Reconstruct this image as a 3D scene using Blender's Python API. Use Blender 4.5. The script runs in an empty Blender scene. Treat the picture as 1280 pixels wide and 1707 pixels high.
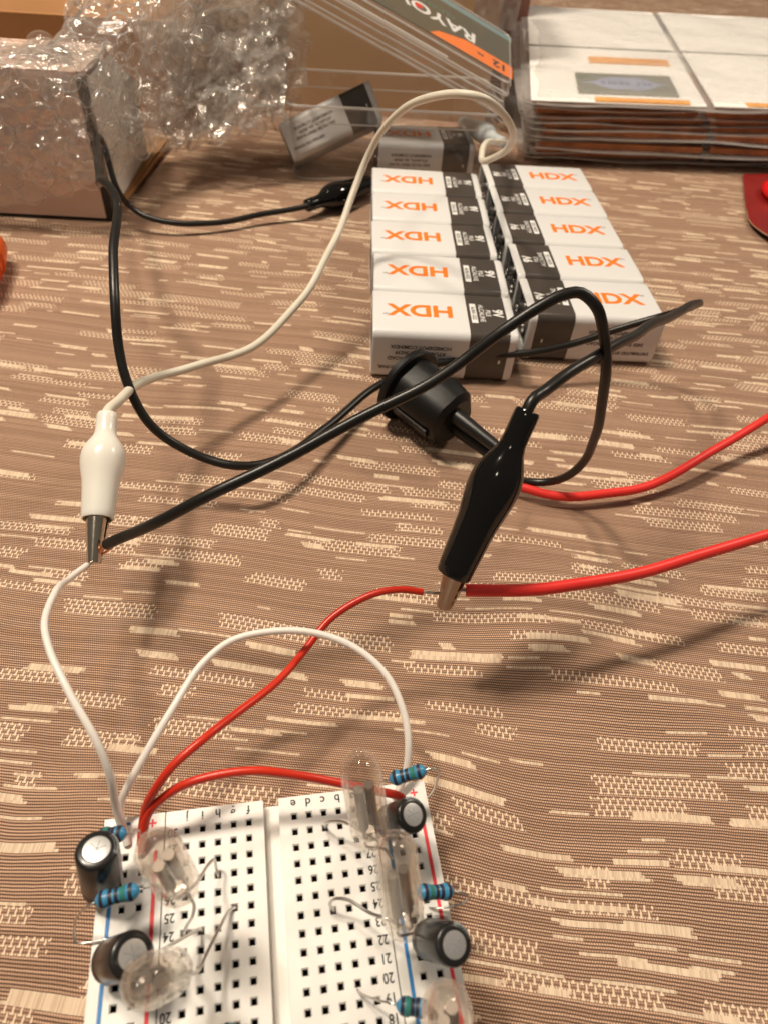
import bpy, bmesh, math, random
from mathutils import Vector, Matrix, noise
random.seed(7)
S = 0.001                                   # everything below is written in millimetres
scn = bpy.context.scene
COL = scn.collection

# ------------------------------------------------------------------ camera
CAMP = Vector((-7.14, -321.94, 135.71))
RC = ((0.9979243620, -0.0152666082, 0.0625611566),
      (0.0319606030, -0.7259836035, -0.6869689420),
      (0.0559060596, 0.6875425355, -0.7239887944))
FPX = 1165.6865
cam = bpy.data.cameras.new("camera")
cam.lens = 24.0
cam.sensor_fit = 'VERTICAL'
cam.sensor_height = 24.0 * 1707 / FPX
cam.sensor_width = cam.sensor_height
cam.clip_start = 0.005
cam.clip_end = 20
cam.dof.use_dof = True
cam.dof.focus_distance = 0.153
cam.dof.aperture_fstop = 25.0
camo = bpy.data.objects.new("camera", cam)
COL.objects.link(camo)
m = Matrix.Identity(4)
for i in range(3):
    m[i][0] = RC[0][i]; m[i][1] = -RC[1][i]; m[i][2] = -RC[2][i]
    m[i][3] = CAMP[i] * S
camo.matrix_world = m
scn.camera = camo

# ------------------------------------------------------------------ room light
world = bpy.data.worlds.new("World")
scn.world = world
world.use_nodes = True
bg = world.node_tree.nodes["Background"]
bg.inputs[0].default_value = (1.0, 0.86, 0.72, 1)
bg.inputs[1].default_value = 0.085

def lamp(name, loc, power, radius, col):
    l = bpy.data.lights.new(name, 'POINT')
    l.energy = power; l.shadow_soft_size = radius; l.color = col
    o = bpy.data.objects.new(name, l); COL.objects.link(o)
    o.location = loc
    return o
lamp("ceiling_bulb", (-0.35, -0.06, 0.86), 17.0, 0.058, (1.0, 0.865, 0.695))
lamp("ceiling_bulb", (-0.20, 0.03, 0.90), 9.0, 0.058, (1.0, 0.865, 0.695))
lamp("ceiling_bulb", (-0.30, -0.62, 0.80), 1.2, 0.045, (1.0, 0.865, 0.695))
lamp("ceiling_bulb", (0.62, 0.22, 0.62), 6.5, 0.058, (1.0, 0.865, 0.695))
vs = scn.view_settings
vs.view_transform = 'Standard'
vs.look = 'None'
vs.exposure = 0.66
vs.gamma = 1.0
vs.use_curve_mapping = False
try:
    scn.cycles.max_bounces = 9
    scn.cycles.transparent_max_bounces = 20
    scn.cycles.transmission_bounces = 7
    scn.cycles.caustics_refractive = False
    scn.cycles.caustics_reflective = False
except Exception:
    pass

# ------------------------------------------------------------------ measuring helpers (photo pixel + height -> place on the table)
def ray(u, v):
    d = ((u - 640) / FPX, (v - 853.5) / FPX, 1.0)
    return Vector([sum(RC[k][i] * d[k] for k in range(3)) for i in range(3)])
def at(u, v, z=0.0):
    d = ray(u, v)
    return CAMP + d * ((z - CAMP.z) / d.z)
BM = Matrix(((0.98896314, -0.14450526, 0.03271286, -31.67),
             (0.14485415, 0.98941610, -0.00854673, -279.79),
             (-0.03113158, 0.01319099, 0.99942825, 12.74),
             (0, 0, 0, 1)))
BI = BM.inverted()
def bw(x, y, z=0.0):
    return BM @ Vector((x, y, z))
def bat(u, v, zb=0.0):                       # place at height zb above the breadboard's top
    d = BI.to_3x3() @ ray(u, v); c = BI @ CAMP
    return BM @ (c + d * ((zb - c.z) / d.z))
def bat_len(u, v, a, L, z0):
    best = None
    k = z0
    while k < 60:
        q = bat(u, v, k)
        e = abs((q - a).length - L)
        if best is None or e < best[0]:
            best = (e, q)
        k += 0.1
    return best[1]

# ------------------------------------------------------------------ materials
def new_mat(name):
    mt = bpy.data.materials.new(name); mt.use_nodes = True
    nt = mt.node_tree
    return mt, nt, nt.nodes["Principled BSDF"]
def bump_noise(nt, bs, scale, strength, dist=0.0002, detail=3.0):
    tc = nt.nodes.new('ShaderNodeTexCoord')
    nz = nt.nodes.new('ShaderNodeTexNoise'); nz.inputs['Scale'].default_value = scale
    nz.inputs['Detail'].default_value = detail
    bp = nt.nodes.new('ShaderNodeBump'); bp.inputs['Strength'].default_value = strength
    bp.inputs['Distance'].default_value = dist
    nt.links.new(tc.outputs['Object'], nz.inputs['Vector'])
    nt.links.new(nz.outputs['Fac'], bp.inputs['Height'])
    nt.links.new(bp.outputs['Normal'], bs.inputs['Normal'])
    return nz
def mat(name, col, rough=0.5, metal=0.0, spec=0.5, sss=0.0, coat=0.0, bump=None, vary=None, trans=0.0, ior=1.45):
    mt, nt, bs = new_mat(name)
    bs.inputs['Base Color'].default_value = (*col, 1)
    bs.inputs['Roughness'].default_value = rough
    bs.inputs['Metallic'].default_value = metal
    bs.inputs['Specular IOR Level'].default_value = spec
    bs.inputs['IOR'].default_value = ior
    if sss:
        bs.inputs['Subsurface Weight'].default_value = sss
        bs.inputs['Subsurface Radius'].default_value = (1, 0.8, 0.6)
        bs.inputs['Subsurface Scale'].default_value = 0.0015
    if coat:
        bs.inputs['Coat Weight'].default_value = coat
        bs.inputs['Coat Roughness'].default_value = 0.08
    if trans:
        bs.inputs['Transmission Weight'].default_value = trans
    if bump:
        bump_noise(nt, bs, *bump)
    if vary:                                  # (scale, second colour): uneven dye, dust and smudges
        tc = nt.nodes.new('ShaderNodeTexCoord')
        nz = nt.nodes.new('ShaderNodeTexNoise'); nz.inputs['Scale'].default_value = vary[0]; nz.inputs['Detail'].default_value = 5
        rp = nt.nodes.new('ShaderNodeValToRGB')
        rp.color_ramp.elements[0].position = 0.35; rp.color_ramp.elements[0].color = (*col, 1)
        rp.color_ramp.elements[1].position = 0.7; rp.color_ramp.elements[1].color = (*vary[1], 1)
        nt.links.new(tc.outputs['Object'], nz.inputs['Vector'])
        nt.links.new(nz.outputs['Fac'], rp.inputs['Fac'])
        nt.links.new(rp.outputs['Color'], bs.inputs['Base Color'])
    return mt
def film(name, clear, tint=(1, 1, 1), rough=0.12, haze=0.1, bump=None, gloss=(0.9, 0.9, 0.9), rim=0.0, mirror=0.02):
    mt = bpy.data.materials.new(name); mt.use_nodes = True
    nt = mt.node_tree
    for n in list(nt.nodes):
        if n.type == 'BSDF_PRINCIPLED': nt.nodes.remove(n)
    out = [n for n in nt.nodes if n.type == 'OUTPUT_MATERIAL'][0]
    tr = nt.nodes.new('ShaderNodeBsdfTransparent'); tr.inputs[0].default_value = (*tint, 1)
    df = nt.nodes.new('ShaderNodeBsdfDiffuse'); df.inputs[0].default_value = (0.92, 0.90, 0.875, 1)
    tl = nt.nodes.new('ShaderNodeBsdfTranslucent'); tl.inputs[0].default_value = (0.92, 0.90, 0.875, 1)
    gl = nt.nodes.new('ShaderNodeBsdfGlossy'); gl.inputs['Roughness'].default_value = rough; gl.inputs[0].default_value = (*gloss, 1)
    fr = nt.nodes.new('ShaderNodeLayerWeight'); fr.inputs[0].default_value = 0.5
    f5 = nt.nodes.new('ShaderNodeMath'); f5.operation = 'POWER'; f5.inputs[1].default_value = 5.0
    fs_ = nt.nodes.new('ShaderNodeMath'); fs_.operation = 'MULTIPLY_ADD'; fs_.inputs[1].default_value = 0.9; fs_.inputs[2].default_value = 0.05
    nt.links.new(fr.outputs['Facing'], f5.inputs[0]); nt.links.new(f5.outputs[0], fs_.inputs[0])
    h = nt.nodes.new('ShaderNodeMixShader'); h.inputs[0].default_value = 0.5
    nt.links.new(df.outputs[0], h.inputs[1]); nt.links.new(tl.outputs[0], h.inputs[2])
    a = nt.nodes.new('ShaderNodeMixShader'); a.inputs[0].default_value = haze
    if rim:                                  # film seen edge-on is milky
        lw = nt.nodes.new('ShaderNodeLayerWeight'); lw.inputs[0].default_value = 0.35
        pw = nt.nodes.new('ShaderNodeMath'); pw.operation = 'POWER'; pw.inputs[1].default_value = 2.5
        ml = nt.nodes.new('ShaderNodeMath'); ml.operation = 'MULTIPLY_ADD'; ml.inputs[1].default_value = rim; ml.inputs[2].default_value = haze
        nt.links.new(lw.outputs['Facing'], pw.inputs[0]); nt.links.new(pw.outputs[0], ml.inputs[0]); nt.links.new(ml.outputs[0], a.inputs[0])
    nt.links.new(tr.outputs[0], a.inputs[1]); nt.links.new(h.outputs[0], a.inputs[2])
    mu = nt.nodes.new('ShaderNodeMath'); mu.operation = 'MULTIPLY_ADD'
    mu.inputs[1].default_value = 1.0 - clear; mu.inputs[2].default_value = mirror
    nt.links.new(fs_.outputs[0], mu.inputs[0])
    b = nt.nodes.new('ShaderNodeMixShader')
    nt.links.new(mu.outputs[0], b.inputs[0]); nt.links.new(a.outputs[0], b.inputs[1]); nt.links.new(gl.outputs[0], b.inputs[2])
    nt.links.new(b.outputs[0], out.inputs[0])
    if bump:
        tc = nt.nodes.new('ShaderNodeTexCoord')
        nz = nt.nodes.new('ShaderNodeTexNoise'); nz.inputs['Scale'].default_value = bump[0]; nz.inputs['Detail'].default_value = 4
        bp = nt.nodes.new('ShaderNodeBump'); bp.inputs['Strength'].default_value = bump[1]; bp.inputs['Distance'].default_value = bump[2]
        nt.links.new(tc.outputs['Object'], nz.inputs['Vector']); nt.links.new(nz.outputs['Fac'], bp.inputs['Height'])
        for n in (gl, fr, df):
            nt.links.new(bp.outputs['Normal'], n.inputs['Normal'])
    return mt

class X:                                      # tiny arithmetic on shader sockets
    nt = None
    def __init__(s, v): s.v = v
    @staticmethod
    def op(o, *a):
        n = X.nt.nodes.new('ShaderNodeMath'); n.operation = o
        for i, q in enumerate(a):
            q = q.v if isinstance(q, X) else q
            if isinstance(q, (int, float)): n.inputs[i].default_value = q
            else: X.nt.links.new(q, n.inputs[i])
        return X(n.outputs[0])
    def __add__(s, o): return X.op('ADD', s, o)
    def __sub__(s, o): return X.op('SUBTRACT', s, o)
    def __mul__(s, o): return X.op('MULTIPLY', s, o)
    def __truediv__(s, o): return X.op('DIVIDE', s, o)
    def __lt__(s, o): return X.op('LESS_THAN', s, o)
    def __gt__(s, o): return X.op('GREATER_THAN', s, o)
    def floor(s): return X.op('FLOOR', s)
    def fract(s): return X.op('FRACT', s)
    def sin(s): return X.op('SINE', s)
    def max(s, o): return X.op('MAXIMUM', s, o)
    def pow(s, o): return X.op('POWER', s, o)
    def inv(s): return X.op('SUBTRACT', 1.0, s)

def cloth_material():
    mt, nt, bs = new_mat("woven_tablecloth")
    X.nt = nt
    tc = nt.nodes.new('ShaderNodeTexCoord')
    sp = nt.nodes.new('ShaderNodeSeparateXYZ'); nt.links.new(tc.outputs['Object'], sp.inputs[0])
    x0 = X(sp.outputs[0]) * 1000.0; y0 = X(sp.outputs[1]) * 1000.0
    nz = nt.nodes.new('ShaderNodeTexNoise'); nz.inputs['Scale'].default_value = 14.0; nz.inputs['Detail'].default_value = 1.0
    nt.links.new(tc.outputs['Object'], nz.inputs['Vector'])
    nz2 = nt.nodes.new('ShaderNodeTexNoise'); nz2.inputs['Scale'].default_value = 160.0; nz2.inputs['Detail'].default_value = 2.0
    nt.links.new(tc.outputs['Object'], nz2.inputs['Vector'])
    wob = X(nz.outputs['Fac']); wob2 = X(nz2.outputs['Fac'])
    ca, sa = math.cos(math.radians(6.3)), math.sin(math.radians(6.3))
    x = x0 * ca - y0 * sa + wob2 * 0.25
    y = x0 * sa + y0 * ca + wob * 8.0 + wob2 * 0.35
    RP, BP = 0.56, 0.46                      # rib pitch and bead pitch
    v = y / RP; row = v.floor(); fv = v.fract()
    u = x / BP + X.op('MODULO', row, 2.0) * 0.5
    fu = u.fract(); ui = u.floor()
    def wn(a, b, c):
        cb = nt.nodes.new('ShaderNodeCombineXYZ')
        for i, q in enumerate((a, b, c)):
            if isinstance(q, X): nt.links.new(q.v, cb.inputs[i])
            else: cb.inputs[i].default_value = q
        w = nt.nodes.new('ShaderNodeTexWhiteNoise'); w.noise_dimensions = '3D'
        nt.links.new(cb.outputs[0], w.inputs['Vector'])
        s2 = nt.nodes.new('ShaderNodeSeparateColor'); nt.links.new(w.outputs['Color'], s2.inputs[0])
        return X(s2.outputs[0]), X(s2.outputs[1]), X(s2.outputs[2])
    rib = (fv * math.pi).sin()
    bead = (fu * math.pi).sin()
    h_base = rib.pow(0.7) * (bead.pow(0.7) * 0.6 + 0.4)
    xs = (x / 0.5).floor() * 0.5
    rr0, rg0, rb0 = wn(row, 4.0, 1.7)
    def layer(H, L, seed, prob, tmin, tmax, lo, hi):
        b = (v / H).floor(); rv = v - b * H
        o1, o2, o3 = wn(b, seed, 3.1)
        xc = (xs + (rr0 - 0.5) * 1.8 + (wob2 - 0.5) * 2.2) / L + o1 * 9.7; ci = xc.floor(); fx = xc.fract()
        r, g, q = wn(ci, b, seed + 0.37)
        th = (o2 * (tmax - tmin) + tmin + 0.0)
        thr = (th + (r / prob) * 0.0).floor()
        return (r < prob) * (fx > g * lo) * (fx < q * (1 - hi) + hi) * (rv < thr), rv
    lace, rvl = layer(8.0, 33.0, 5.0, 0.58, 4.0, 7.4, 0.40, 0.50)
    sat, rvs = layer(5.0, 22.0, 21.0, 0.32, 1.3, 4.4, 0.45, 0.45)
    tiny, rvt = layer(4.0, 15.0, 33.0, 0.14, 1.0, 2.2, 0.55, 0.5)
    sat = sat.max(tiny)
    lace = lace * sat.inv()
    plain = lace.inv() * sat.inv()
    # lace: staggered upright stitches with little cross ties
    v2 = v / 2.0; par = X.op('MODULO', v2.floor(), 2.0)
    sx = (x / 1.5 + par * 0.5 + wob2 * 0.3).fract()
    stitch = (sx < 0.22).max((v2.fract() < 0.24) * ((x / 0.5 + par * 0.5).fract() < 0.55))
    # satin: floats packed side by side
    fx2 = ((x / 0.30).fract() * math.pi).sin()
    tone, t2, t3 = wn((x / 0.30).floor(), (v / 4.0).floor(), 9.0)
    def rgb(c):
        n = nt.nodes.new('ShaderNodeRGB'); n.outputs[0].default_value = (*c, 1); return n.outputs[0]
    def mix(f, a, b):
        n = nt.nodes.new('ShaderNodeMix'); n.data_type = 'RGBA'
        nt.links.new(f.v, n.inputs[0]); nt.links.new(a, n.inputs[6]); nt.links.new(b, n.inputs[7])
        return n.outputs[2]
    rr, rg, rb = wn(row, 2.0, 7.0)
    thread = mix(rr, rgb((0.63, 0.385, 0.255)), rgb((0.88, 0.56, 0.385)))
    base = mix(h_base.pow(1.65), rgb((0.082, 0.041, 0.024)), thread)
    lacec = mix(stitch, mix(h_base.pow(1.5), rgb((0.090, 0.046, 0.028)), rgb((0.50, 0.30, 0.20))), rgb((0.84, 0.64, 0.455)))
    satc = mix((fx2 * 0.5 + tone * 0.7 + wob2 * 0.5 - 0.2).max(0.0), rgb((0.50, 0.33, 0.22)), rgb((0.88, 0.69, 0.50)))
    c = mix(lace, base, lacec)
    c = mix(sat, c, satc)
    nt.links.new(c, bs.inputs['Base Color'])
    rough = sat * -0.2 + 0.62
    nt.links.new(rough.v, bs.inputs['Roughness'])
    bs.inputs['Specular IOR Level'].default_value = 0.35
    h = plain * h_base * 0.7 + lace * (stitch * 0.7 + 0.15) + sat * (fx2 * 0.25 + 0.85)
    bp = nt.nodes.new('ShaderNodeBump'); bp.inputs['Strength'].default_value = 0.9; bp.inputs['Distance'].default_value = 0.00040
    nt.links.new(h.v, bp.inputs['Height']); nt.links.new(bp.outputs['Normal'], bs.inputs['Normal'])
    return mt

M = {}
M['cloth'] = cloth_material()
M['board'] = mat('breadboard_plastic', (0.84, 0.815, 0.775), 0.42, sss=0.25, bump=(900, 0.05))
M['socket_shade'] = mat('shaded_socket_inside', (0.035, 0.03, 0.028), 0.6)  # socket walls and floor, near-black to put the shade of deep holes into the colour
M['ink'] = mat('black_ink', (0.02, 0.02, 0.022), 0.6)
M['ink_red'] = mat('red_ink', (0.85, 0.045, 0.06), 0.5)
M['ink_blue'] = mat('blue_ink', (0.02, 0.20, 0.52), 0.5)
M['bwhite'] = mat('battery_white_wrap', (0.71, 0.705, 0.70), 0.34, coat=0.25, bump=(140, 0.22, 0.0004))
M['bdark'] = mat('battery_dark_wrap', (0.060, 0.048, 0.040), 0.36, coat=0.25, bump=(260, 0.08, 0.0003))
M['orange'] = mat('orange_print', (0.90, 0.20, 0.012), 0.45)
M['print_white'] = mat('white_print', (0.78, 0.77, 0.75), 0.5)
M['print_grey'] = mat('small_dark_print', (0.075, 0.06, 0.05), 0.6)
M['tin'] = mat('tinned_metal', (0.62, 0.60, 0.57), 0.28, metal=1.0)
M['nickel'] = mat('nickel_jaw', (0.64, 0.58, 0.49), 0.20, metal=1.0, bump=(300, 0.15))
M['dull_nickel'] = mat('worn_nickel_jaw', (0.36, 0.28, 0.22), 0.30, metal=1.0, bump=(300, 0.15))
M['copper'] = mat('copper_strands', (0.75, 0.33, 0.17), 0.28, metal=1.0)
M['alu'] = mat('aluminium_can', (0.82, 0.81, 0.80), 0.34, metal=0.85, bump=(500, 0.2))
M['capblack'] = mat('capacitor_sleeve', (0.014, 0.013, 0.0125), 0.30, coat=0.12)
M['capgrey'] = mat('capacitor_stripe', (0.27, 0.29, 0.31), 0.3)
M['resblue'] = mat('resistor_blue', (0.045, 0.24, 0.44), 0.38, coat=0.2, bump=(700, 0.15))
M['band_dark'] = mat('band_dark', (0.022, 0.018, 0.030), 0.45)
M['band_green'] = mat('band_green', (0.035, 0.19, 0.16), 0.45)
M['glass'] = film('lamp_glass', 0.0, (0.94, 0.91, 0.88), 0.04, 0.015, (90, 0.25, 0.0012), (1, 0.98, 0.95), 0.22, 0.03)
M['electrode'] = mat('electrode_metal', (0.24, 0.225, 0.21), 0.5, metal=1.0)
M['black_rubber'] = mat('black_boot', (0.004, 0.0036, 0.0032), 0.09, spec=0.6, bump=(60, 0.04, 0.0003))
M['white_rubber'] = mat('white_boot', (0.80, 0.77, 0.70), 0.24, sss=0.35, bump=(70, 0.08, 0.0004))
M['black_wire'] = mat('black_insulation', (0.007, 0.0062, 0.0054), 0.36, bump=(500, 0.15), vary=(60, (0.014, 0.012, 0.010)))
M['white_wire'] = mat('white_insulation', (0.74, 0.69, 0.58), 0.40, bump=(500, 0.12), vary=(70, (0.62, 0.56, 0.45)))
M['white_jump'] = mat('white_jumper_insulation', (0.80, 0.75, 0.70), 0.33, sss=0.2, bump=(300, 0.08))
M['red_wire'] = mat('red_silicone', (0.78, 0.035, 0.028), 0.42, bump=(500, 0.15), vary=(60, (0.70, 0.028, 0.022)))
M['red_jump'] = mat('red_jumper_insulation', (0.62, 0.030, 0.010), 0.32, bump=(250, 0.08), vary=(80, (0.52, 0.025, 0.010)))
M['black_plastic'] = mat('black_plastic', (0.0045, 0.0042, 0.004), 0.45, spec=0.35, bump=(400, 0.3))
M['heatshrink'] = mat('heat_shrink', (0.007, 0.0065, 0.0065), 0.40, bump=(300, 0.3))
M['carton'] = mat('cardboard', (0.50, 0.33, 0.195), 0.8, spec=0.2, bump=(120, 0.15, 0.0005), vary=(14, (0.44, 0.29, 0.17)))
M['carton2'] = mat('orange_brown_cardboard', (0.40, 0.20, 0.085), 0.8, spec=0.2, bump=(120, 0.15, 0.0005), vary=(16, (0.33, 0.165, 0.07)))
M['corr'] = mat('corrugated_edge', (0.36, 0.20, 0.095), 0.85, spec=0.1, bump=(900, 0.9, 0.0008))
M['whitebox'] = mat('white_card', (0.68, 0.50, 0.41), 0.55, bump=(90, 0.1, 0.0004))
M['whitecorr'] = mat('white_corrugated', (0.78, 0.74, 0.70), 0.6)
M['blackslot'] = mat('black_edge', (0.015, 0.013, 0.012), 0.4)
M['wrap'] = film('bubble_film', 0.0, (0.985, 0.98, 0.975), 0.12, 0.10, (130, 1.0, 0.004), (1, 0.97, 0.93), 0.3, 0.10)
M['bubble'] = film('bubble_dome', 0.5, (0.99, 0.988, 0.985), 0.06, 0.015, (150, 0.8, 0.002), (1, 0.97, 0.93), 0.22)
M['bubble_ring'] = film('bubble_seal', 0.4, (0.98, 0.975, 0.97), 0.10, 0.30, None, (1, 0.97, 0.93))
M['crumple'] = film('crumpled_film', 0.0, (0.985, 0.98, 0.975), 0.14, 0.21, (160, 0.9, 0.003), (1, 0.97, 0.93), 0.45, 0.12)
M['clear'] = film('clear_pet', 0.3, (0.985, 0.98, 0.978), 0.06, 0.06, (25, 0.25, 0.002), rim=0.10)
M['clearedge'] = film('clear_pet_rim', 0.3, (0.98, 0.97, 0.965), 0.14, 0.55, (60, 0.3, 0.001))
M['bagfilm'] = film('zip_bag_film', 0.55, (0.99, 0.987, 0.985), 0.28, 0.20, (22, 0.8, 0.006))
M['bagedge'] = film('zip_bag_seam', 0.3, (0.95, 0.95, 0.95), 0.2, 0.34, (40, 0.4, 0.002))
M['paper'] = mat('white_paper', (0.86, 0.84, 0.81), 0.7)
M['tape_orange'] = mat('orange_tape', (0.82, 0.42, 0.13), 0.5, vary=(180, (0.70, 0.30, 0.08)))
M['respack'] = mat('taped_resistor_bundle', (0.48, 0.18, 0.065), 0.7, bump=(400, 0.8, 0.001), vary=(70, (0.22, 0.085, 0.04)))
M['labelgrey'] = mat('label_grey', (0.20, 0.20, 0.165), 0.5)
M['labelblue'] = mat('label_blue_print', (0.31, 0.34, 0.47), 0.5)
M['labelink'] = mat('label_ink', (0.17, 0.18, 0.28), 0.5)
M['darkfilm'] = film('shade_tinted_film', 0.2, (0.42, 0.38, 0.36), 0.3, 0.06, (25, 0.6, 0.004))  # dark tint stands for shade under the overhanging bags
M['cardolive'] = mat('dark_olive_card', (0.085, 0.075, 0.042), 0.35, coat=0.3)
M['cardteal'] = mat('teal_card', (0.17, 0.27, 0.28), 0.4)
M['cardgreen'] = mat('small_green_print', (0.10, 0.17, 0.13), 0.4)
M['maroon'] = mat('maroon_card', (0.20, 0.010, 0.009), 0.4, vary=(60, (0.26, 0.016, 0.012)))
M['maroonbox'] = mat('maroon_box', (0.20, 0.085, 0.062), 0.6, vary=(20, (0.17, 0.07, 0.05)))
M['redgloss'] = mat('red_gloss', (0.75, 0.012, 0.015), 0.25, coat=0.3)
M['orangeplastic'] = mat('orange_plastic', (0.85, 0.13, 0.01), 0.35, bump=(200, 0.2))
M['greyfilm'] = film('grey_pouch', 0.1, (0.62, 0.57, 0.56), 0.2, 0.22, (30, 0.9, 0.006))

# ------------------------------------------------------------------ mesh helpers
class MB:
    def __init__(s): s.v = []; s.f = []; s.mi = []
    def add(s, vs, fs, mi=0):
        o = len(s.v); s.v += [Vector(p) for p in vs]
        s.f += [[o + i for i in q] for q in fs]; s.mi += [mi] * len(fs)
        return s
    def box(s, x0, x1, y0, y1, z0, z1, T=None, mi=0):
        p = [Vector((a, b, c)) for c in (z0, z1) for b in (y0, y1) for a in (x0, x1)]
        if T: p = [T @ q for q in p]
        return s.add(p, [(0, 2, 3, 1), (4, 5, 7, 6), (0, 1, 5, 4), (2, 6, 7, 3), (0, 4, 6, 2), (1, 3, 7, 5)], mi)
    def tube(s, path, r, n=12, mi=0, cap=True):
        path = [Vector(p) for p in path]
        N = len(path); rs = r if isinstance(r, (list, tuple)) else [r] * N
        t0 = (path[1] - path[0]).normalized()
        a = t0.orthogonal().normalized(); vs = []
        for i, p in enumerate(path):
            t = (path[min(i + 1, N - 1)] - path[max(i - 1, 0)])
            if t.length < 1e-9: t = t0
            t.normalize()
            a = (a - t * a.dot(t))
            if a.length < 1e-6: a = t.orthogonal()
            a.normalize(); b = t.cross(a)
            for k in range(n):
                w = 2 * math.pi * k / n
                vs.append(p + (a * math.cos(w) + b * math.sin(w)) * rs[i])
        fs = [(i * n + k, i * n + (k + 1) % n, (i + 1) * n + (k + 1) % n, (i + 1) * n + k) for i in range(N - 1) for k in range(n)]
        if cap:
            fs.append(tuple(range(n - 1, -1, -1))); fs.append(tuple(range((N - 1) * n, N * n)))
        return s.add(vs, fs, mi)
    def lathe(s, prof, T=None, n=24, mi=0, squash=1.0):      # prof: (along z, radius)
        vs = []; fs = []
        for z, r in prof:
            for k in range(n):
                w = 2 * math.pi * k / n
                vs.append(Vector((r * math.cos(w), r * math.sin(w) * squash, z)))
        for i in range(len(prof) - 1):
            for k in range(n):
                fs.append((i * n + k, i * n + (k + 1) % n, (i + 1) * n + (k + 1) % n, (i + 1) * n + k))
        if prof[0][1] > 1e-6 : fs.append(tuple(range(n - 1, -1, -1)))
        if prof[-1][1] > 1e-6: fs.append(tuple(range((len(prof) - 1) * n, len(prof) * n)))
        if T: vs = [T @ p for p in vs]
        return s.add(vs, fs, mi)
    def build(s, name, mats, parent=None, smooth=None, local=False):
        base = Vector((0, 0, 0))
        if parent is not None and not local:
            q = parent
            while q.parent: q = q.parent
            base = q.location / S
        me = bpy.data.meshes.new(name)
        me.from_pydata([((p - base) * S)[:] for p in s.v], [], s.f)
        mats = mats if isinstance(mats, (list, tuple)) else [mats]
        for mm in mats: me.materials.append(mm)
        if len(mats) > 1: me.polygons.foreach_set('material_index', s.mi)
        if smooth is not None:
            me.polygons.foreach_set('use_smooth', [True] * len(me.polygons))
            me.set_sharp_from_angle(angle=math.radians(smooth))
        me.update()
        o = bpy.data.objects.new(name, me); COL.objects.link(o)
        if parent is not None: o.parent = parent
        return o
def align(a, b):                             # z axis from a towards b, origin a
    d = (b - a).normalized()
    return Matrix.Translation(a) @ d.to_track_quat('Z', 'Y').to_matrix().to_4x4()
def spline(pts, step=1.2):
    pts = [Vector(p) for p in pts]
    P = [pts[0] * 2 - pts[1]] + pts + [pts[-1] * 2 - pts[-2]]
    out = []
    for i in range(1, len(P) - 2):
        p0, p1, p2, p3 = P[i - 1:i + 3]
        d1 = max((p1 - p0).length, 1e-4) ** .5; d2 = max((p2 - p1).length, 1e-4) ** .5; d3 = max((p3 - p2).length, 1e-4) ** .5
        m1 = (p2 - p1) + ((p1 - p0) / d1 - (p2 - p0) / (d1 + d2)) * d2
        m2 = (p2 - p1) + ((p3 - p2) / d3 - (p3 - p1) / (d2 + d3)) * d2
        n = max(2, int((p2 - p1).length / step))
        for k in range(n):
            t = k / n; t2 = t * t; t3 = t2 * t
            out.append(p1 * (2 * t3 - 3 * t2 + 1) + m1 * (t3 - 2 * t2 + t) + p2 * (-2 * t3 + 3 * t2) + m2 * (t3 - t2))
    out.append(pts[-1])
    return out
def hand_bent(pts, amp=0.22):                 # wire never runs as a perfect curve
    n = len(pts); out = []
    for i, p in enumerate(pts):
        e = min(1, i / 6, (n - 1 - i) / 6)
        k = p * 0.055
        out.append(p + Vector((noise.noise(k), noise.noise(k + Vector((9, 3, 1))), noise.noise(k + Vector((2, 7, 5))))) * amp * 2 * e)
    return out
def tag(o, label, cat, group=None, kind=None):
    o['label'] = label; o['category'] = cat
    if group: o['group'] = group
    if kind: o['kind'] = kind
    return o
def thing(name, label, cat, base=(0, 0, 0), group=None):
    o = bpy.data.objects.new(name, None); COL.objects.link(o)
    o.empty_display_size = 0.005
    o.location = Vector(base) * S
    return tag(o, label, cat, group)
def text(name, body, size, T, material, parent, bold=0.0, xs=1.0, cache={}):
    key = (body, size, bold, material.name)
    if key not in cache:
        c = bpy.data.curves.new(name, 'FONT'); c.body = body; c.size = size * S
        c.align_x = 'CENTER'; c.align_y = 'CENTER'; c.offset = bold * S
        c.fill_mode = 'BOTH'; c.resolution_u = 4
        tmp = bpy.data.objects.new(name, c); COL.objects.link(tmp)
        dg = bpy.context.evaluated_depsgraph_get()
        me = bpy.data.meshes.new_from_object(tmp.evaluated_get(dg))
        bpy.data.objects.remove(tmp); bpy.data.curves.remove(c)
        me.materials.clear(); me.materials.append(material); cache[key] = me
    o = bpy.data.objects.new(name, cache[key]); COL.objects.link(o)
    Tm = T.copy(); Tm.translation = Tm.translation * S
    if parent is not None: o.parent = parent
    o.matrix_local = Tm @ Matrix.Diagonal((xs, 1, 1, 1))
    return o
def rr(hx, hy, r, n=5):                       # rounded rectangle outline
    pts = []
    for cx, cy, a0 in ((hx - r, hy - r, 0), (-hx + r, hy - r, 90), (-hx + r, -hy + r, 180), (hx - r, -hy + r, 270)):
        for k in range(n + 1):
            a = math.radians(a0 + 90 * k / n)
            pts.append((cx + r * math.cos(a), cy + r * math.sin(a)))
    return pts
def rot(axis, deg): return Matrix.Rotation(math.radians(deg), 4, axis)
def sm(a, b, x):
    t = min(1, max(0, (x - a) / (b - a))); return t * t * (3 - 2 * t)

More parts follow.
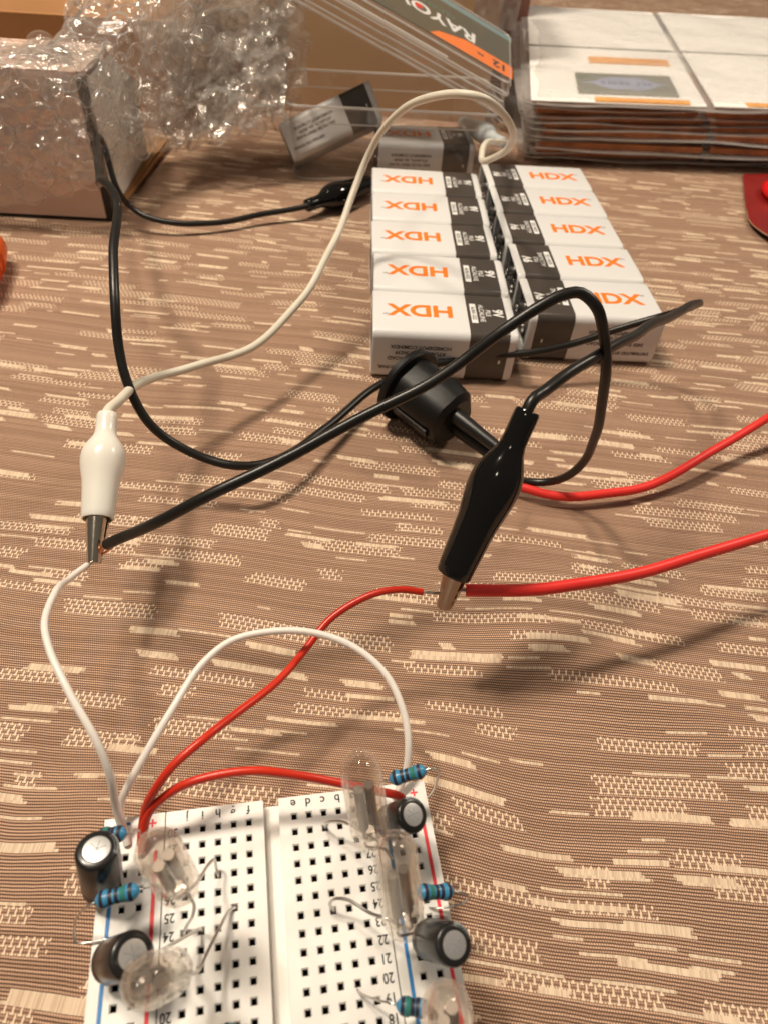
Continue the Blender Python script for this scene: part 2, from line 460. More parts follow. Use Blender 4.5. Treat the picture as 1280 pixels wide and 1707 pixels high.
# ------------------------------------------------------------------ the tablecloth
def cloth_z(x, y):
    n1 = noise.noise(Vector((x * 0.011 + 3.1, y * 0.016 + 1.7, 0.3)))
    n2 = noise.noise(Vector((x * 0.028 + 9.1, y * 0.035 + 4.2, 1.3)))
    z = 2.0 * n1 + 0.95 * n2 - 1.0
    n3 = noise.noise(Vector(((x * .35 + y * .9) * 0.045 + 2.2, (x - y * .3) * 0.014 + 7.7, 4.4)))
    z += 1.15 * n3 * sm(-150, -215, y) * (0.35 + 0.65 * sm(-40, 40, x))
    # a soft crease on the right foreground
    d = (x - 52) * 0.50 + (y + 238) * 0.86
    z += 2.0 * math.exp(-(d / 9.0) ** 2) * sm(20, 40, x) * (1 - sm(85, 120, x))
    d2 = (x - 90) * 0.35 + (y + 215) * 0.93
    z -= 1.1 * math.exp(-(d2 / 10.0) ** 2) * sm(30, 60, x)
    near = sm(-175, -135, y)
    z = z * (1 - 0.92 * near)
    # flat where the batteries and boxes stand
    b = BI @ Vector((x, y, 0))
    dx = max(-13.3 - b.x, b.x - 41.2, 0); dy = max(b.y - 3.4, -78 - b.y, 0)
    w = 1 - sm(0.5, 26, math.hypot(dx, dy))
    bx = min(41.2, max(-13.3, b.x)); by = min(3.4, max(-78, b.y))
    zb = (BM @ Vector((bx, by, -8.5))).z - 0.05
    z = z * (1 - w) + zb * w
    return min(z, -0.02) * (1 - w) + z * w if near > 0.5 and w <= 0 else z
def make_cloth():
    mb = MB(); nx, ny = 300, 380
    xs = [-330 + 560 * i / nx + 380 * max(0, i / nx - .75) ** 2 * 16 for i in range(nx + 1)]
    ys = [-345 + 1500 * (j / ny) ** 1.5 for j in range(ny + 1)]
    vs = [(x, y, cloth_z(x, y)) for y in ys for x in xs]
    W = nx + 1
    fs = [(j * W + i, j * W + i + 1, (j + 1) * W + i + 1, (j + 1) * W + i) for j in range(ny) for i in range(nx)]
    mb.add(vs, fs)
    o = mb.build('tablecloth', M['cloth'], None, smooth=180)
    o['kind'] = 'structure'; o['label'] = 'brown woven tablecloth with pale slubs and lace stripes'
    return o
make_cloth()

# ------------------------------------------------------------------ breadboard
RW = 2.54
def strip_mesh(mb, x0, x1, y0, y1, cols, rows, top=0.0, bottom=-8.5, mi_c=1):
    """a plastic strip with real square sockets at cols x rows"""
    hw, hh = 0.60, 0.41
    gx = [x0] + [q for c in cols for q in (c - hw, c + hw)] + [x1]
    gy = [y0] + [q for r in rows for q in (r - hw, r + hw)] + [y1]
    vs = [(a, b, top) for b in gy for a in gx]; W = len(gx); fs = []
    for j in range(len(gy) - 1):
        for i in range(W - 1):
            if i % 2 == 1 and j % 2 == 1: continue
            fs.append((j * W + i, j * W + i + 1, (j + 1) * W + i + 1, (j + 1) * W + i))
    mb.add([bw(*p) for p in vs], fs, 0)
    for r in rows:
        for c in cols:
            a = [(c - hw, r - hw, top), (c + hw, r - hw, top), (c + hw, r + hw, top), (c - hw, r + hw, top)]
            b = [(c - hh, r - hh, top - 0.35), (c + hh, r - hh, top - 0.35), (c + hh, r + hh, top - 0.35), (c - hh, r + hh, top - 0.35)]
            d = [(p[0], p[1], top - 4.5) for p in b]
            v = [bw(*p) for p in a + b + d]
            mb.add(v, [(k, (k + 1) % 4, 4 + (k + 1) % 4, 4 + k) for k in range(4)], 0)
            mb.add(v, [(4 + k, 4 + (k + 1) % 4, 8 + (k + 1) % 4, 8 + k) for k in range(4)], mi_c)
            mb.add([v[8], v[9], v[10], v[11]], [(0, 1, 2, 3)], mi_c)
    p = [bw(*q) for q in ((x0, y0, top), (x1, y0, top), (x1, y1, top), (x0, y1, top), (x0, y0, bottom), (x1, y0, bottom), (x1, y1, bottom), (x0, y1, bottom))]
    mb.add(p, [(0, 1, 5, 4), (1, 2, 6, 5), (2, 3, 7, 6), (3, 0, 4, 7), (4, 5, 6, 7)], 0)
def make_board():
    t = thing('breadboard', 'white solderless breadboard with numbered rows and blue and red rail lines', 'breadboard', bw(13.97, -35, -8.5))
    YT, YB = 3.4, -77.4
    rows = [(r - 30) * RW for r in range(1, 31)]
    railrows = sorted(-0.5 - RW * k for k in range(30) if k % 6 != 5)
    for nm, a, b, cols, rws in (('terminal_strip', -3.42, 12.65, [0, RW, 2 * RW, 3 * RW, 4 * RW], rows),
                                ('terminal_strip', 15.25, 31.38, [7 * RW + RW * k for k in range(5)], rows),
                                ('power_rail', -13.3, -3.62, [-9.55, -7.01], railrows),
                                ('power_rail', 31.58, 41.2, [35.3, 37.85], railrows)):
        mb = MB(); strip_mesh(mb, a, b, YB, YT, cols, rws)
        mb.build(nm, [M['board'], M['socket_shade']], t)
    mb = MB(); p = [bw(*q) for q in ((12.65, YB + .3, -2.6), (15.25, YB + .3, -2.6), (15.25, YT - .3, -2.6), (12.65, YT - .3, -2.6), (12.65, YB + .3, -8.4), (15.25, YB + .3, -8.4), (15.25, YT - .3, -8.4), (12.65, YT - .3, -8.4))]
    mb.add(p, [(0, 1, 2, 3), (0, 4, 5, 1), (2, 6, 7, 3), (4, 7, 6, 5)]); mb.build('centre_channel', M['board'], t)
    for x, mt, y1, nm in ((-11.35, 'ink_blue', -2.6, 'blue_rail_line'), (-4.85, 'ink_red', -2.6, 'red_rail_line'), (33.35, 'ink_blue', -2.6, 'blue_rail_line'), (39.72, 'ink_red', -2.6, 'red_rail_line')):
        mb = MB(); mb.add([bw(x - .3, YB + 3, .02), bw(x + .3, YB + 3, .02), bw(x + .3, y1, .02), bw(x - .3, y1, .02)], [(0, 1, 2, 3)])
        mb.build(nm, M[mt], t)
    inv = Matrix.Translation(-t.location / S) @ BM
    R180 = rot('Z', 180)
    def lab(ch, x, y, size, mt='ink', bold=0.03, xs=1.0):
        text('printed_mark', ch, size, inv @ Matrix.Translation((x, y, 0.03)) @ R180, M[mt], t, bold, xs)
    for k, ch in enumerate('jihgf'): lab(ch, k * RW, 2.2, 2.0)
    for k, ch in enumerate('edcba'): lab(ch, (7 + k) * RW, 2.2, 2.0)
    for r in range(14, 31):
        lab(str(r), -2.25, (r - 30) * RW - 0.1, 1.95, xs=0.85)
        lab(str(r), 30.0, (r - 30) * RW + 0.1, 1.95, xs=0.85)
    lab('-', -9.6, 2.0, 3.2, 'ink_blue', 0.08); lab('+', -5.6, 2.0, 2.6, 'ink_red', 0.05)
    lab('+', 39.0, 1.6, 2.6, 'ink_red', 0.05); lab('-', 34.0, 1.6, 3.2, 'ink_blue', 0.08)
    return t
make_board()

# ------------------------------------------------------------------ parts on the breadboard
def capacitor(a, b, dia, label, spin=0, white=False):
    t = thing('capacitor', label, 'capacitor', a, 'electrolytic capacitors on the breadboard')
    T = align(a, b) @ rot('Z', spin); L = (b - a).length; r = dia / 2
    MB().lathe([(0, r * .82), (0.3, r * .95), (0.9, r), (1.6, r * .95), (2.1, r * .93), (2.7, r), (L - .55, r), (L - .2, r * .95), (L, r * .84), (L + .02, r * .60)], T, 32).build('sleeve', M['capblack'], t, 40)
    d = MB().lathe([(L - .25, r * .63), (L + .05, r * .625), (L + .08, r * .57), (L + .08, 0)], T, 32).build('top_disc', M['alu'], t, 40)
    for an in (0, 60, 120):
        w = T @ rot('Z', an)
        MB().box(-r * .42, r * .42, -.05, .05, L + .07, L + .095, w).build('vent_score', M['capgrey'], d)
    # grey minus stripe, a shell slightly proud of the sleeve
    mb = MB(); vs = []; n = 8; zz = (0.9, 2.72, L - .5, L - .2, L + .03); rad = (1.012, 1.012, 1.012, .965, .80)
    for z, q in zip(zz, rad):
        for k in range(n):
            w = math.radians(-34 + 68 * k / (n - 1)); vs.append(T @ Vector((r * q * math.cos(w), r * q * math.sin(w), z)))
    mb.add(vs, [(i * n + k, i * n + k + 1, (i + 1) * n + k + 1, (i + 1) * n + k) for i in range(len(zz) - 1) for k in range(n - 1)])
    st = mb.build('minus_stripe', M['capgrey'], t, 60)
    for z in (4.2, 7.4):
        if z < L - 1.5: MB().box(r * 1.012, r * 1.02, -.25, .25, z, z + 1.5, T).build('minus_mark', M['ink'], st)
    for sx in (-1, 1):
        p0 = T @ Vector((sx * 1.1, 0, 0)); e = BI @ p0; h = bw(e.x, e.y, -3)
        MB().tube(spline([p0, (p0 + h) / 2, h]), .27, 8).build('lead', M['tin'], t, 60)
    return t
capacitor(bat(172, 1479, 2), bat(162, 1415, 13.3), 6.1, 'upright capacitor at the upper left of the breadboard with bright white top', 235)
capacitor(bat(646, 1371, 4.6), bat(688, 1358, 12.6), 5.4, 'tilted capacitor beside the red plus sign on the right rail', 20)
capacitor(bat(712, 1565, 4.6), bat(757, 1575, 13.6), 5.6, 'tilted capacitor on the right rail beside the row number 22', 10)
capacitor(bat(186, 1602, 3), bat(222, 1592, 11.6), 6.1, 'capacitor on the left rail half hidden behind a clear lamp', 275)

def resistor(a, b, leads, label):
    t = thing('resistor', label, 'resistor', a, 'blue resistors on the breadboard')
    T = align(a, b); L = (b - a).length
    R = 1.16
    prof = [(-.35, .30), (-.1, .62), (.25, 1.0), (.7, 1.22), (1.35, 1.25), (1.75, 1.08), (2.2, 1.02), (L - 2.2, 1.02), (L - 1.75, 1.08), (L - 1.35, 1.25), (L - .7, 1.22), (L - .25, 1.0), (L + .1, .62), (L + .35, .30)]
    MB().lathe(prof, T, 24).build('body', M['resblue'], t, 50)
    def rad(z):
        for (z0, r0), (z1, r1) in zip(prof, prof[1:]):
            if z0 <= z <= z1: return r0 + (r1 - r0) * (z - z0) / (z1 - z0)
        return .5
    for f, mt in ((.14, 'band_dark'), (.33, 'band_green'), (.49, 'band_dark'), (.645, 'band_dark'), (.86, 'band_dark')):
        z = f * L; w = .27 if mt == 'band_dark' else .42
        MB().lathe([(z - w, rad(z - w) + .002), (z - w, rad(z - w) + .03), (z, rad(z) + .03), (z + w, rad(z + w) + .03), (z + w, rad(z + w) + .002)], T, 24).build('colour_band', M[mt], t, 50)
    for path in leads:
        MB().tube(spline(path, .6), .18, 8).build('lead', M['tin'], t, 60)
    return t
a, b = bat(652, 1299, 8.4), bat(707, 1284, 10.6)
resistor(b, a, [[b, bat(718, 1281, 11), bat(730, 1284, 10.5), bat(727, 1305, 6), bat(714, 1328, 0), bw(37.85, -.5, -3)], [a, bat(640, 1303, 7.8), bat(632, 1312, 4), bw(31.0, 0, 0.4), bw(30.6, -.3, .2)]], 'blue striped resistor at the far right corner of the breadboard')
a, b = bat(698, 1488, 8), bat(752, 1486, 6.2)
resistor(a, b, [[b, bat(764, 1487, 6), bat(782, 1495, 4.5), bat(765, 1508, 2), bat(718, 1514, .3), bw(37.85, -15.74, -2)], [a, bat(684, 1489, 7.5), bat(676, 1494, 5), bw(33.2, -16.5, .3)]], 'blue striped resistor crossing the right rail between two capacitors')
a, b = bat(163, 1502, 8.6), bat(230, 1484, 9.6)
resistor(b, a, [[a, bat(150, 1509, 8.4), bat(134, 1521, 6.5), bat(124, 1548, 2.5), bat(128, 1572, 0.6), bat(150, 1571, .5), bat(186, 1564, .4), bat(205, 1560, .4)], [b, bat(243, 1480, 9.5), bat(256, 1476, 8.5), bat(266, 1478, 4), bw(-3.0, -8.5, .3)]], 'blue striped resistor crossing the left rail in front of the upright capacitor')
a, b = bat(166, 1394, 8.6), bat(208, 1389, 9.6)
resistor(a, b, [[b, bat(218, 1387, 9.5), bat(228, 1385, 8.5), bat(236, 1392, 3), bw(-7.01, -3.04, -2)], [a, bat(156, 1398, 8), bat(150, 1410, 4), bw(-9.55, -3.04, -2)]], 'blue resistor half hidden behind the upright capacitor at the left rail')
a, b = bat(664, 1676, 6.0), bat(712, 1682, 6.4)
resistor(a, b, [[a, bat(652, 1672, 6), bat(632, 1668, 4.6), bat(610, 1660, 2.2), bat(597, 1652, .4), bw(10 * RW, -10 * RW, -2)], [b, bat(722, 1684, 6), bat(730, 1700, 2), bw(35.3, -29.0, -2)]], 'blue resistor at the bottom right, partly behind the nearest clear lamp')
a, b = bat(368, 1721, 4.5), bat(424, 1728, 4.5)
resistor(a, b, [[a, bat(352, 1716, 3), bw(4 * RW, -14 * RW, -2)], [b, bat(440, 1724, 3), bw(6 * RW, -14 * RW, .2)]], 'blue resistor cut by the lower frame edge at the centre channel')

def neon(a, b, leads, label, dia=6.0):
    """a glass neon lamp: rounded head with a seal nipple, pinched foot, two rod electrodes"""
    t = thing('neon_lamp', label, 'lamp', a, 'clear neon lamps on the breadboard')
    T = align(a, b); L = (b - a).length; r = dia / 2
    w = 0.62
    out = [(0, r * .30), (.2, r * .62), (.9, r * .86), (2.2, r * .97), (3.4, r), (L - 5.0, r), (L - 3.6, r * .96), (L - 2.4, r * .80), (L - 1.6, r * .55), (L - 1.1, r * .36), (L - .6, r * .30), (L - .2, r * .22), (L, 0)]
    inn = [(L - 1.9, 0), (L - 2.3, r * .42), (L - 3.0, r * .68), (L - 4.0, r - w - .05), (L - 5.2, r - w), (3.6, r - w), (2.6, r * .70), (2.1, r * .35), (2.0, 0)]
    mb = MB(); mb.lathe(out, T, 40); mb.lathe(inn, T, 40)
    mb.build('glass_envelope', M['glass'], t, 60)
    for sx in (-1, 1):
        e = MB().tube([T @ Vector((sx * 1.0, 0, 1.2)), T @ Vector((sx * 1.0, 0, 3.0)), T @ Vector((sx * .85, 0, 4.0)), T @ Vector((sx * .85, 0, L * .62))], [.25, .25, .78, .78], 12).build('electrode', M['electrode'], t, 60)
    for sx, path in zip((-1, 1), leads):
        p0 = T @ Vector((sx * 1.0, 0, 1.3)); p1 = T @ Vector((sx * 1.0, 0, -.8))
        MB().tube(spline([p0, p1] + path, .6), .26, 8).build('lead', M['tin'], t, 60)
    return t
def bh(c, r, z=-2.5): return bw(c * RW, (r - 30) * RW, z)
a = bat(619, 1400, 10.5); b = bat_len(597, 1252, a, 20.5, 14)
neon(a, b, [[bat(590, 1378, 8), bat(566, 1369, 6), bat(545, 1371, 4), bh(9, 29, 0), bh(9, 29)], [bat(640, 1415, 5), bw(33.2, -9, .4)]], 'tall clear glass neon lamp leaning over the far right of the breadboard')
a = bat(674, 1548, 10); b = bat_len(655, 1388, a, 21, 14)
neon(a, b, [[bat(640, 1530, 9), bat(617, 1522, 7.5), bat(580, 1500, 6), bat(560, 1498, 5), bat(550, 1506, 3), bh(9, 24, 0), bh(9, 24)], [bat(690, 1556, 6), bat(698, 1572, 1), bw(34.4, -22, .3)]], 'clear glass neon lamp whose head overlaps the foot of the tallest lamp')
a = bat(303, 1484, 15); b = bat_len(252, 1398, a, 18, 22)
neon(a, b, [[bat(316, 1492, 12), bat(324, 1508, 9), bat(322, 1526, 6), bat(311, 1545, 1), bh(0, 24, 0), bh(0, 24)], [bat(330, 1470, 10), bat(345, 1445, 6), bat(357, 1433, 4), bat(361, 1446, 1), bh(2, 27, 0), bh(2, 27)]], 'clear lamp with its round head toward the viewer beside the red wires')
a = bat(292, 1618, 13); b = bat_len(228, 1643, a, 17, 20)
neon(a, b, [[bat(284, 1590, 12), bat(276, 1582, 10), bat(300, 1567, 6), bat(334, 1549, 1), bh(1, 24, 0), bh(1, 24)], [bat(330, 1620, 8), bat(345, 1590, 6), bat(366, 1548, 4), bat(383, 1518, 1), bh(3, 25, 0), bh(3, 25)]], 'clear lamp over the left rail in front of the white topped capacitor')
a = bat(752, 1735, 14); b = bat_len(741, 1660, a, 17, 24)
neon(a, b, [[bat(740, 1760, 6), bw(35.3, -34, -2)], [bat(770, 1760, 6), bw(37.85, -34, -2)]], 'clear lamp cut by the lower frame edge at the right rail')

# ------------------------------------------------------------------ jumper wires
def wire(name, label, cat, path, r, material, bare=(), group=None, parent=None, extra=None):
    pts = hand_bent(spline(path), .32)
    if parent is None:
        t = thing(name, label, cat, path[0], group)
        MB().tube(pts, r, 14).build('insulation', material, t, 60)
    else:
        t = parent
        MB().tube(pts, r, 14).build(name, material, t, 60)
    for bp, br, bm in bare:
        MB().tube(spline(bp, .6), br, 8).build('bare_end', bm, t, 60)
    return t
W = 0.72
pA = [bw(-9.55, -0.5, .2), bat(192, 1345, 6), bat(183, 1300, 12), bat(160, 1235, 17), bat(118, 1155, 20), bat(85, 1085, 21), bat(75, 1035, 21), bat(90, 985, 19)]
pA = [Vector(p) for p in pA]
pA += [at(118, 962, 24), at(146, 942, 22)]
wire('jumper_wire', 'thin white jumper wire running from the left rail to the white clip', 'wire', pA, W * .86, M['white_jump'],
     [([pA[-1], at(153, 938, 21.5), at(162, 934, 20.5), at(172, 930, 20)], .32, M['tin'])], 'jumper wires')
pB = [bw(-9.3, -1.2, .2), bat(200, 1346, 3.1), bat(214, 1308, 6.2), bat(250, 1245, 9.3), bat(290, 1180, 11.2), bat(335, 1110, 12.4), bat(385, 1070, 13.0), bat(445, 1056, 13.3), bat(520, 1058, 13.3), bat(590, 1082, 12.7), bat(645, 1128, 11.5), bat(676, 1190, 9.3), bat(683, 1240, 6.8), bat(676, 1290, 3.1), bw(35.3, .9, .2)]
wire('jumper_wire', 'thin white jumper wire arching from the left rail to the right rail', 'wire', pB, W * .9, M['white_jump'], (), 'jumper wires')
pC = [bw(-7.2, -1.2, .2), bat(243, 1345, 6), bat(256, 1316, 10), bat(285, 1278, 13), bat(340, 1234, 14), bat(400, 1188, 11.5), bat(460, 1138, 9.5), bat(510, 1083, 8.5), bat(548, 1036, 10)]
pC += [at(585, 1007, 24), at(625, 988, 25), at(670, 983, 25), at(704, 987, 24)]
wire('jumper_wire', 'red jumper wire running from the left rail to the black clip', 'wire', pC, W, M['red_jump'],
     [([pC[-1], at(716, 988, 24), at(730, 989, 23), at(745, 990, 22)], .32, M['tin'])], 'jumper wires')
pD = [bw(-6.9, -2.6, .2), bat(246, 1358, 5), bat(266, 1332, 8), bat(305, 1308, 10.5), bat(360, 1294, 11.5), bat(430, 1288, 11.5), bat(500, 1296, 10), bat(560, 1307, 8), bat(620, 1318, 6), bat(668, 1328, 3.4), bw(37.85, -2.2, .2)]
wire('jumper_wire', 'red jumper wire lying across the far edge of the breadboard', 'wire', pD, W, M['red_jump'], (), 'jumper wires')

# ------------------------------------------------------------------ clip leads
def boot_prof(L, wide=1.0):
    base = [(0, 2.05), (.012, 2.28), (.05, 2.32), (.12, 2.30), (.19, 2.36), (.235, 2.7), (.285, 3.5), (.335, 4.25), (.385, 4.68), (.44, 4.85), (.50, 4.78), (.58, 4.40), (.66, 4.0), (.74, 3.78), (.84, 3.62), (.94, 3.45), (.985, 3.40), (1.0, 3.2)]
    return [(z * L, r * wide) for z, r in base]
def clip(parent, a, b, j, boot_mat, jaw_mat, spin=0, wide=1.0, squash=0.94, seam=True):
    """a: cable end of the boot, b: jaw end of the boot, j: tip of the jaws"""
    L = (b - a).length
    T = align(a, b) @ rot('Z', spin)
    pr = boot_prof(L, wide) + [(L - .05, 2.9 * wide), (L - 5, 2.7 * wide), (L - 5, 0)]
    c = MB().lathe(pr, T, 40, squash=squash).build('clip_boot', boot_mat, parent, 60)
    # mould seam
    mb = MB()
    for sgn in ((1, -1) if seam else ()):
        path = [T @ Vector((sgn * (r + .02), 0, z)) for z, r in boot_prof(L, wide)[1:-1]]
        mb.tube(path, .12, 6)
    if seam: mb.build('mould_seam', boot_mat, c, 60)
    J = align(b - (b - a).normalized() * 4.5, j) @ rot('Z', spin)
    LJ = (j - b).length + 4.5
    for up in (1, -1):                       # two folded, tapering jaws with teeth
        mb = MB(); n = 9; vs = []; fs = []; st = 14
        for i in range(st + 1):
            z = LJ * i / st; f = i / st
            hw = 2.55 * wide * (1 - .48 * f); dp = 2.3 * wide * (1 - .35 * f); gap = 0.12 + 1.0 * (1 - f) * .5
            for k in range(n):
                w = math.pi * k / (n - 1)
                tooth = 0.0
                if f > .55 and k in (0, n - 1): tooth = .28 if i % 2 else -.12
                vs.append(Vector((hw * math.cos(w), up * (gap + dp * math.sin(w) ** .8 - tooth), z)))
        off = len(vs)
        for i in range(st + 1):
            for k in range(n):
                p = vs[i * n + k]; vs.append(Vector((p.x * .86, p.y - up * .30 * math.sin(math.pi * k / (n - 1)), p.z)))
        for i in range(st):
            for k in range(n - 1):
                q = (i * n + k, i * n + k + 1, (i + 1) * n + k + 1, (i + 1) * n + k)
                fs.append(q); fs.append(tuple(off + x for x in reversed(q)))
            for k in (0, n - 1):
                fs.append((i * n + k, (i + 1) * n + k, off + (i + 1) * n + k, off + i * n + k))
        for k in range(n - 1):
            fs.append((st * n + k, st * n + k + 1, off + st * n + k + 1, off + st * n + k))
        # nose: close the tip
        fs.append(tuple(off + st * n + k for k in range(n)))
        mb.add([J @ p for p in vs], fs)
        mb.build('jaw', jaw_mat, parent, 35)
    return c
CW = 1.16
# white clip lead
wa, wb, wj = at(180, 690, 35), at(163, 866, 25.5), at(158, 938, 20)
t = thing('test_lead', 'white clip lead looping from the left over the battery block', 'test lead', wa, 'clip leads')
clip(t, wa, wb, wj, M['white_rubber'], M['nickel'], 8, .97, seam=False)
d0 = (wa - wb).normalized()
pH = [wa - d0 * 4, wa, at(200, 668, 32.5), at(226, 645, 29), at(265, 628, 25), at(330, 611, 21), at(385, 596, 19), at(430, 573, 19), at(480, 525, 21), at(525, 467, 26), at(560, 400, 32), at(588, 325, 40), at(612, 262, 50), at(645, 208, 61), at(695, 168, 71), at(750, 153, 76), at(800, 164, 76), at(838, 194, 70), at(853, 225, 62), at(846, 247, 54), at(825, 260, 47), at(806, 266, 44), at(802, 255, 43), at(812, 236, 41), at(828, 236, 36), at(838, 237, 30)]
MB().tube(hand_bent(spline(pH), .4), 1.12, 14).build('lead_wire', M['white_wire'], t, 60)
wa2 = at(838, 238, 30); wb2 = at(772, 205, 14)
MB().lathe(boot_prof((wb2 - wa2).length, .95), align(wa2, wb2), 32).build('clip_boot', mat('pale_grey_boot', (0.55, 0.60, 0.62), 0.25), t, 60)

# black clip lead
ba, bb, bj = at(880, 684, 57), at(755, 958, 29), at(741, 1009, 21)
t = thing('test_lead', 'long black clip lead from the near glossy clip to the clip behind the batteries', 'test lead', ba, 'clip leads')
clip(t, ba, bb, bj, M['black_rubber'], M['dull_nickel'], 20, 1.06)
d0 = (ba - bb).normalized()
pG = [ba - d0 * 4, ba + d0 * 1.5, at(905, 655, 58), at(945, 622, 59), at(1000, 589, 59), at(1060, 556, 55), at(1115, 527, 48), at(1150, 510, 42), at(1164, 506, 37), at(1150, 512, 32), at(1100, 527, 25), at(1030, 549, 19), at(960, 570, 15), at(880, 588, 12), at(800, 594, 9), at(740, 603, 8), at(680, 618, 7), at(630, 643, 6), at(585, 678, 6), at(540, 716, 7), at(490, 754, 9), at(440, 772, 11), at(390, 776, 12.5), at(335, 763, 14), at(285, 735, 18), at(245, 697, 24), at(215, 640, 31), at(198, 575, 38), at(189, 500, 46), at(188, 425, 51), at(194, 370, 53), at(193, 330, 53), at(184, 309, 53), at(174, 302, 52), at(168, 306, 45)]
kb = Vector((-104, -32, 30))
pG += [kb + Vector((-1, 0, 2)), at(199, 318, 16), at(216, 342, 10), at(245, 361, 7), at(300, 372, 5), at(360, 371, 4), at(430, 360, 4), at(490, 349, 5), at(514, 343, 6)]
MB().tube(hand_bent(spline(pG), .35), CW, 14).build('lead_wire', M['black_wire'], t, 60)
ca, cb, cj = at(512, 343, 6), at(614, 306, 6), at(650, 292, 5)
clip(t, ca, cb, cj, M['black_rubber'], M['dull_nickel'], 0, 1.22)

# ------------------------------------------------------------------ push button with soldered leads
def make_button():
    a = at(688, 648, 11.0); b = at(766, 708, 9.4)
    t = thing('push_button', 'round black panel button lying on its side before the batteries', 'button', at(720, 720, 0))
    d = (b - a).normalized(); T = align(a - d * 4, b) @ rot('Z', 20)
    MB().lathe([(0, 6.5), (.2, 10.4), (.8, 11.4), (2.6, 11.6), (3.2, 11.2), (3.4, 7.4)], T, 40).build('flange', M['black_plastic'], t, 35)
    MB().lathe([(-.7, 4.6), (-.4, 6.0), (.2, 6.3), (1.2, 6.3)], T, 32).build('push_cap', M['black_rubber'], t, 35)
    L = (b - a).length
    mb = MB(); vs = []; n = 32                                     # threaded barrel with two flats
    zs = [3.1, 3.3, L * .55, L * .85, L + 1.0, L + 2.4]; rs = [8.8, 9.5, 9.5, 9.4, 8.8, 7.0]
    for z, r in zip(zs, rs):
        for k in range(n):
            w = 2 * math.pi * k / n; q = Vector((r * math.cos(w), r * math.sin(w), z))
            q.x = max(-r * .88, min(r * .88, q.x)); q.y = max(-r * .95, min(r * .95, q.y)); vs.append(T @ q)
    mb.add(vs, [(i * n + k, i * n + (k + 1) % n, (i + 1) * n + (k + 1) % n, (i + 1) * n + k) for i in range(len(zs) - 1) for k in range(n)] + [tuple(range((len(zs) - 1) * n, len(zs) * n))])
    body = mb.build('barrel', M['black_plastic'], t, 28)
    for s in (-1, 1):
        MB().box(-9.0 if s < 0 else 8.2, -8.2 if s < 0 else 9.0, -1.6, 1.6, 4, L - 1, T).build('key_rib', M['black_plastic'], body)
    for yy in (-3.1, 3.1):
        p0 = T @ Vector((0, yy, L + 2)); p1 = T @ Vector((0, yy, L + 12.5))
        MB().lathe([(0, 1.7), (.3, 2.25), (5, 2.2), (9, 1.95), (17.3, 1.6), (17.5, 1.2)], align(p0, p1), 20).build('heat_shrink', M['heatshrink'], t, 40)
    return t, T, L
bt, BT, BL = make_button()
q1 = BT @ Vector((0, 3.1, BL + 17)); q2 = BT @ Vector((0, -3.1, BL + 17))
if q1.y < q2.y: q1, q2 = q2, q1              # q1 far, q2 near
dq = (BT.to_3x3() @ Vector((0, 0, 1)))
pF = [q1, q1 + dq * 5, at(852, 797, 3.5), at(885, 803, 3), at(920, 801, 5), at(950, 790, 11), at(975, 765, 20), at(992, 725, 33), at(1001, 680, 44), at(1009, 620, 55), at(1008, 560, 63), at(996, 512, 69), at(968, 488, 71), at(935, 491, 71), at(890, 514, 69), at(835, 553, 65), at(770, 602, 59), at(700, 646, 54), at(620, 690, 50), at(530, 735, 47), at(430, 786, 44), at(350, 826, 41), at(270, 865, 35), at(215, 890, 28), at(178, 908, 23.5)]
e = pF[-1]
wire('button_lead', 'black wire arching from the button over the batteries to the white clip', 'wire', pF, 1.12, M['black_wire'],
     [([e, at(170, 915, 22.5), at(163, 924, 21)], .55, M['copper']), ([e, at(184, 915, 22), at(172, 923, 21.2), at(160, 931, 20.4)], .22, M['copper']), ([at(187, 914, 22.5), at(176, 921, 21.4), at(165, 928, 20.6)], .2, M['copper'])], 'leads soldered to the button')
pE = [q2, q2 + dq * 5, at(850, 803, 2.5), at(885, 816, 2), at(930, 825, 2), at(985, 827, 2.2), at(1050, 818, 2.8), at(1120, 792, 4), at(1190, 750, 6), at(1250, 713, 8), at(1300, 686, 11), at(1380, 660, 14), at(1440, 690, 16), at(1440, 770, 18), at(1380, 850, 19), at(1300, 884, 20), at(1230, 906, 21), at(1150, 930, 22), at(1060, 954, 23), at(970, 972, 24), at(880, 982, 24.5), at(800, 984, 24), at(776, 984, 23.5)]
wire('button_lead', 'thick red wire from the button curving round to the black clip', 'wire', pE, 1.27, M['red_wire'],
     [([pE[-1], at(766, 984, 23), at(756, 987, 22.5), at(742, 990, 22)], .5, M['tin'])], 'leads soldered to the button')

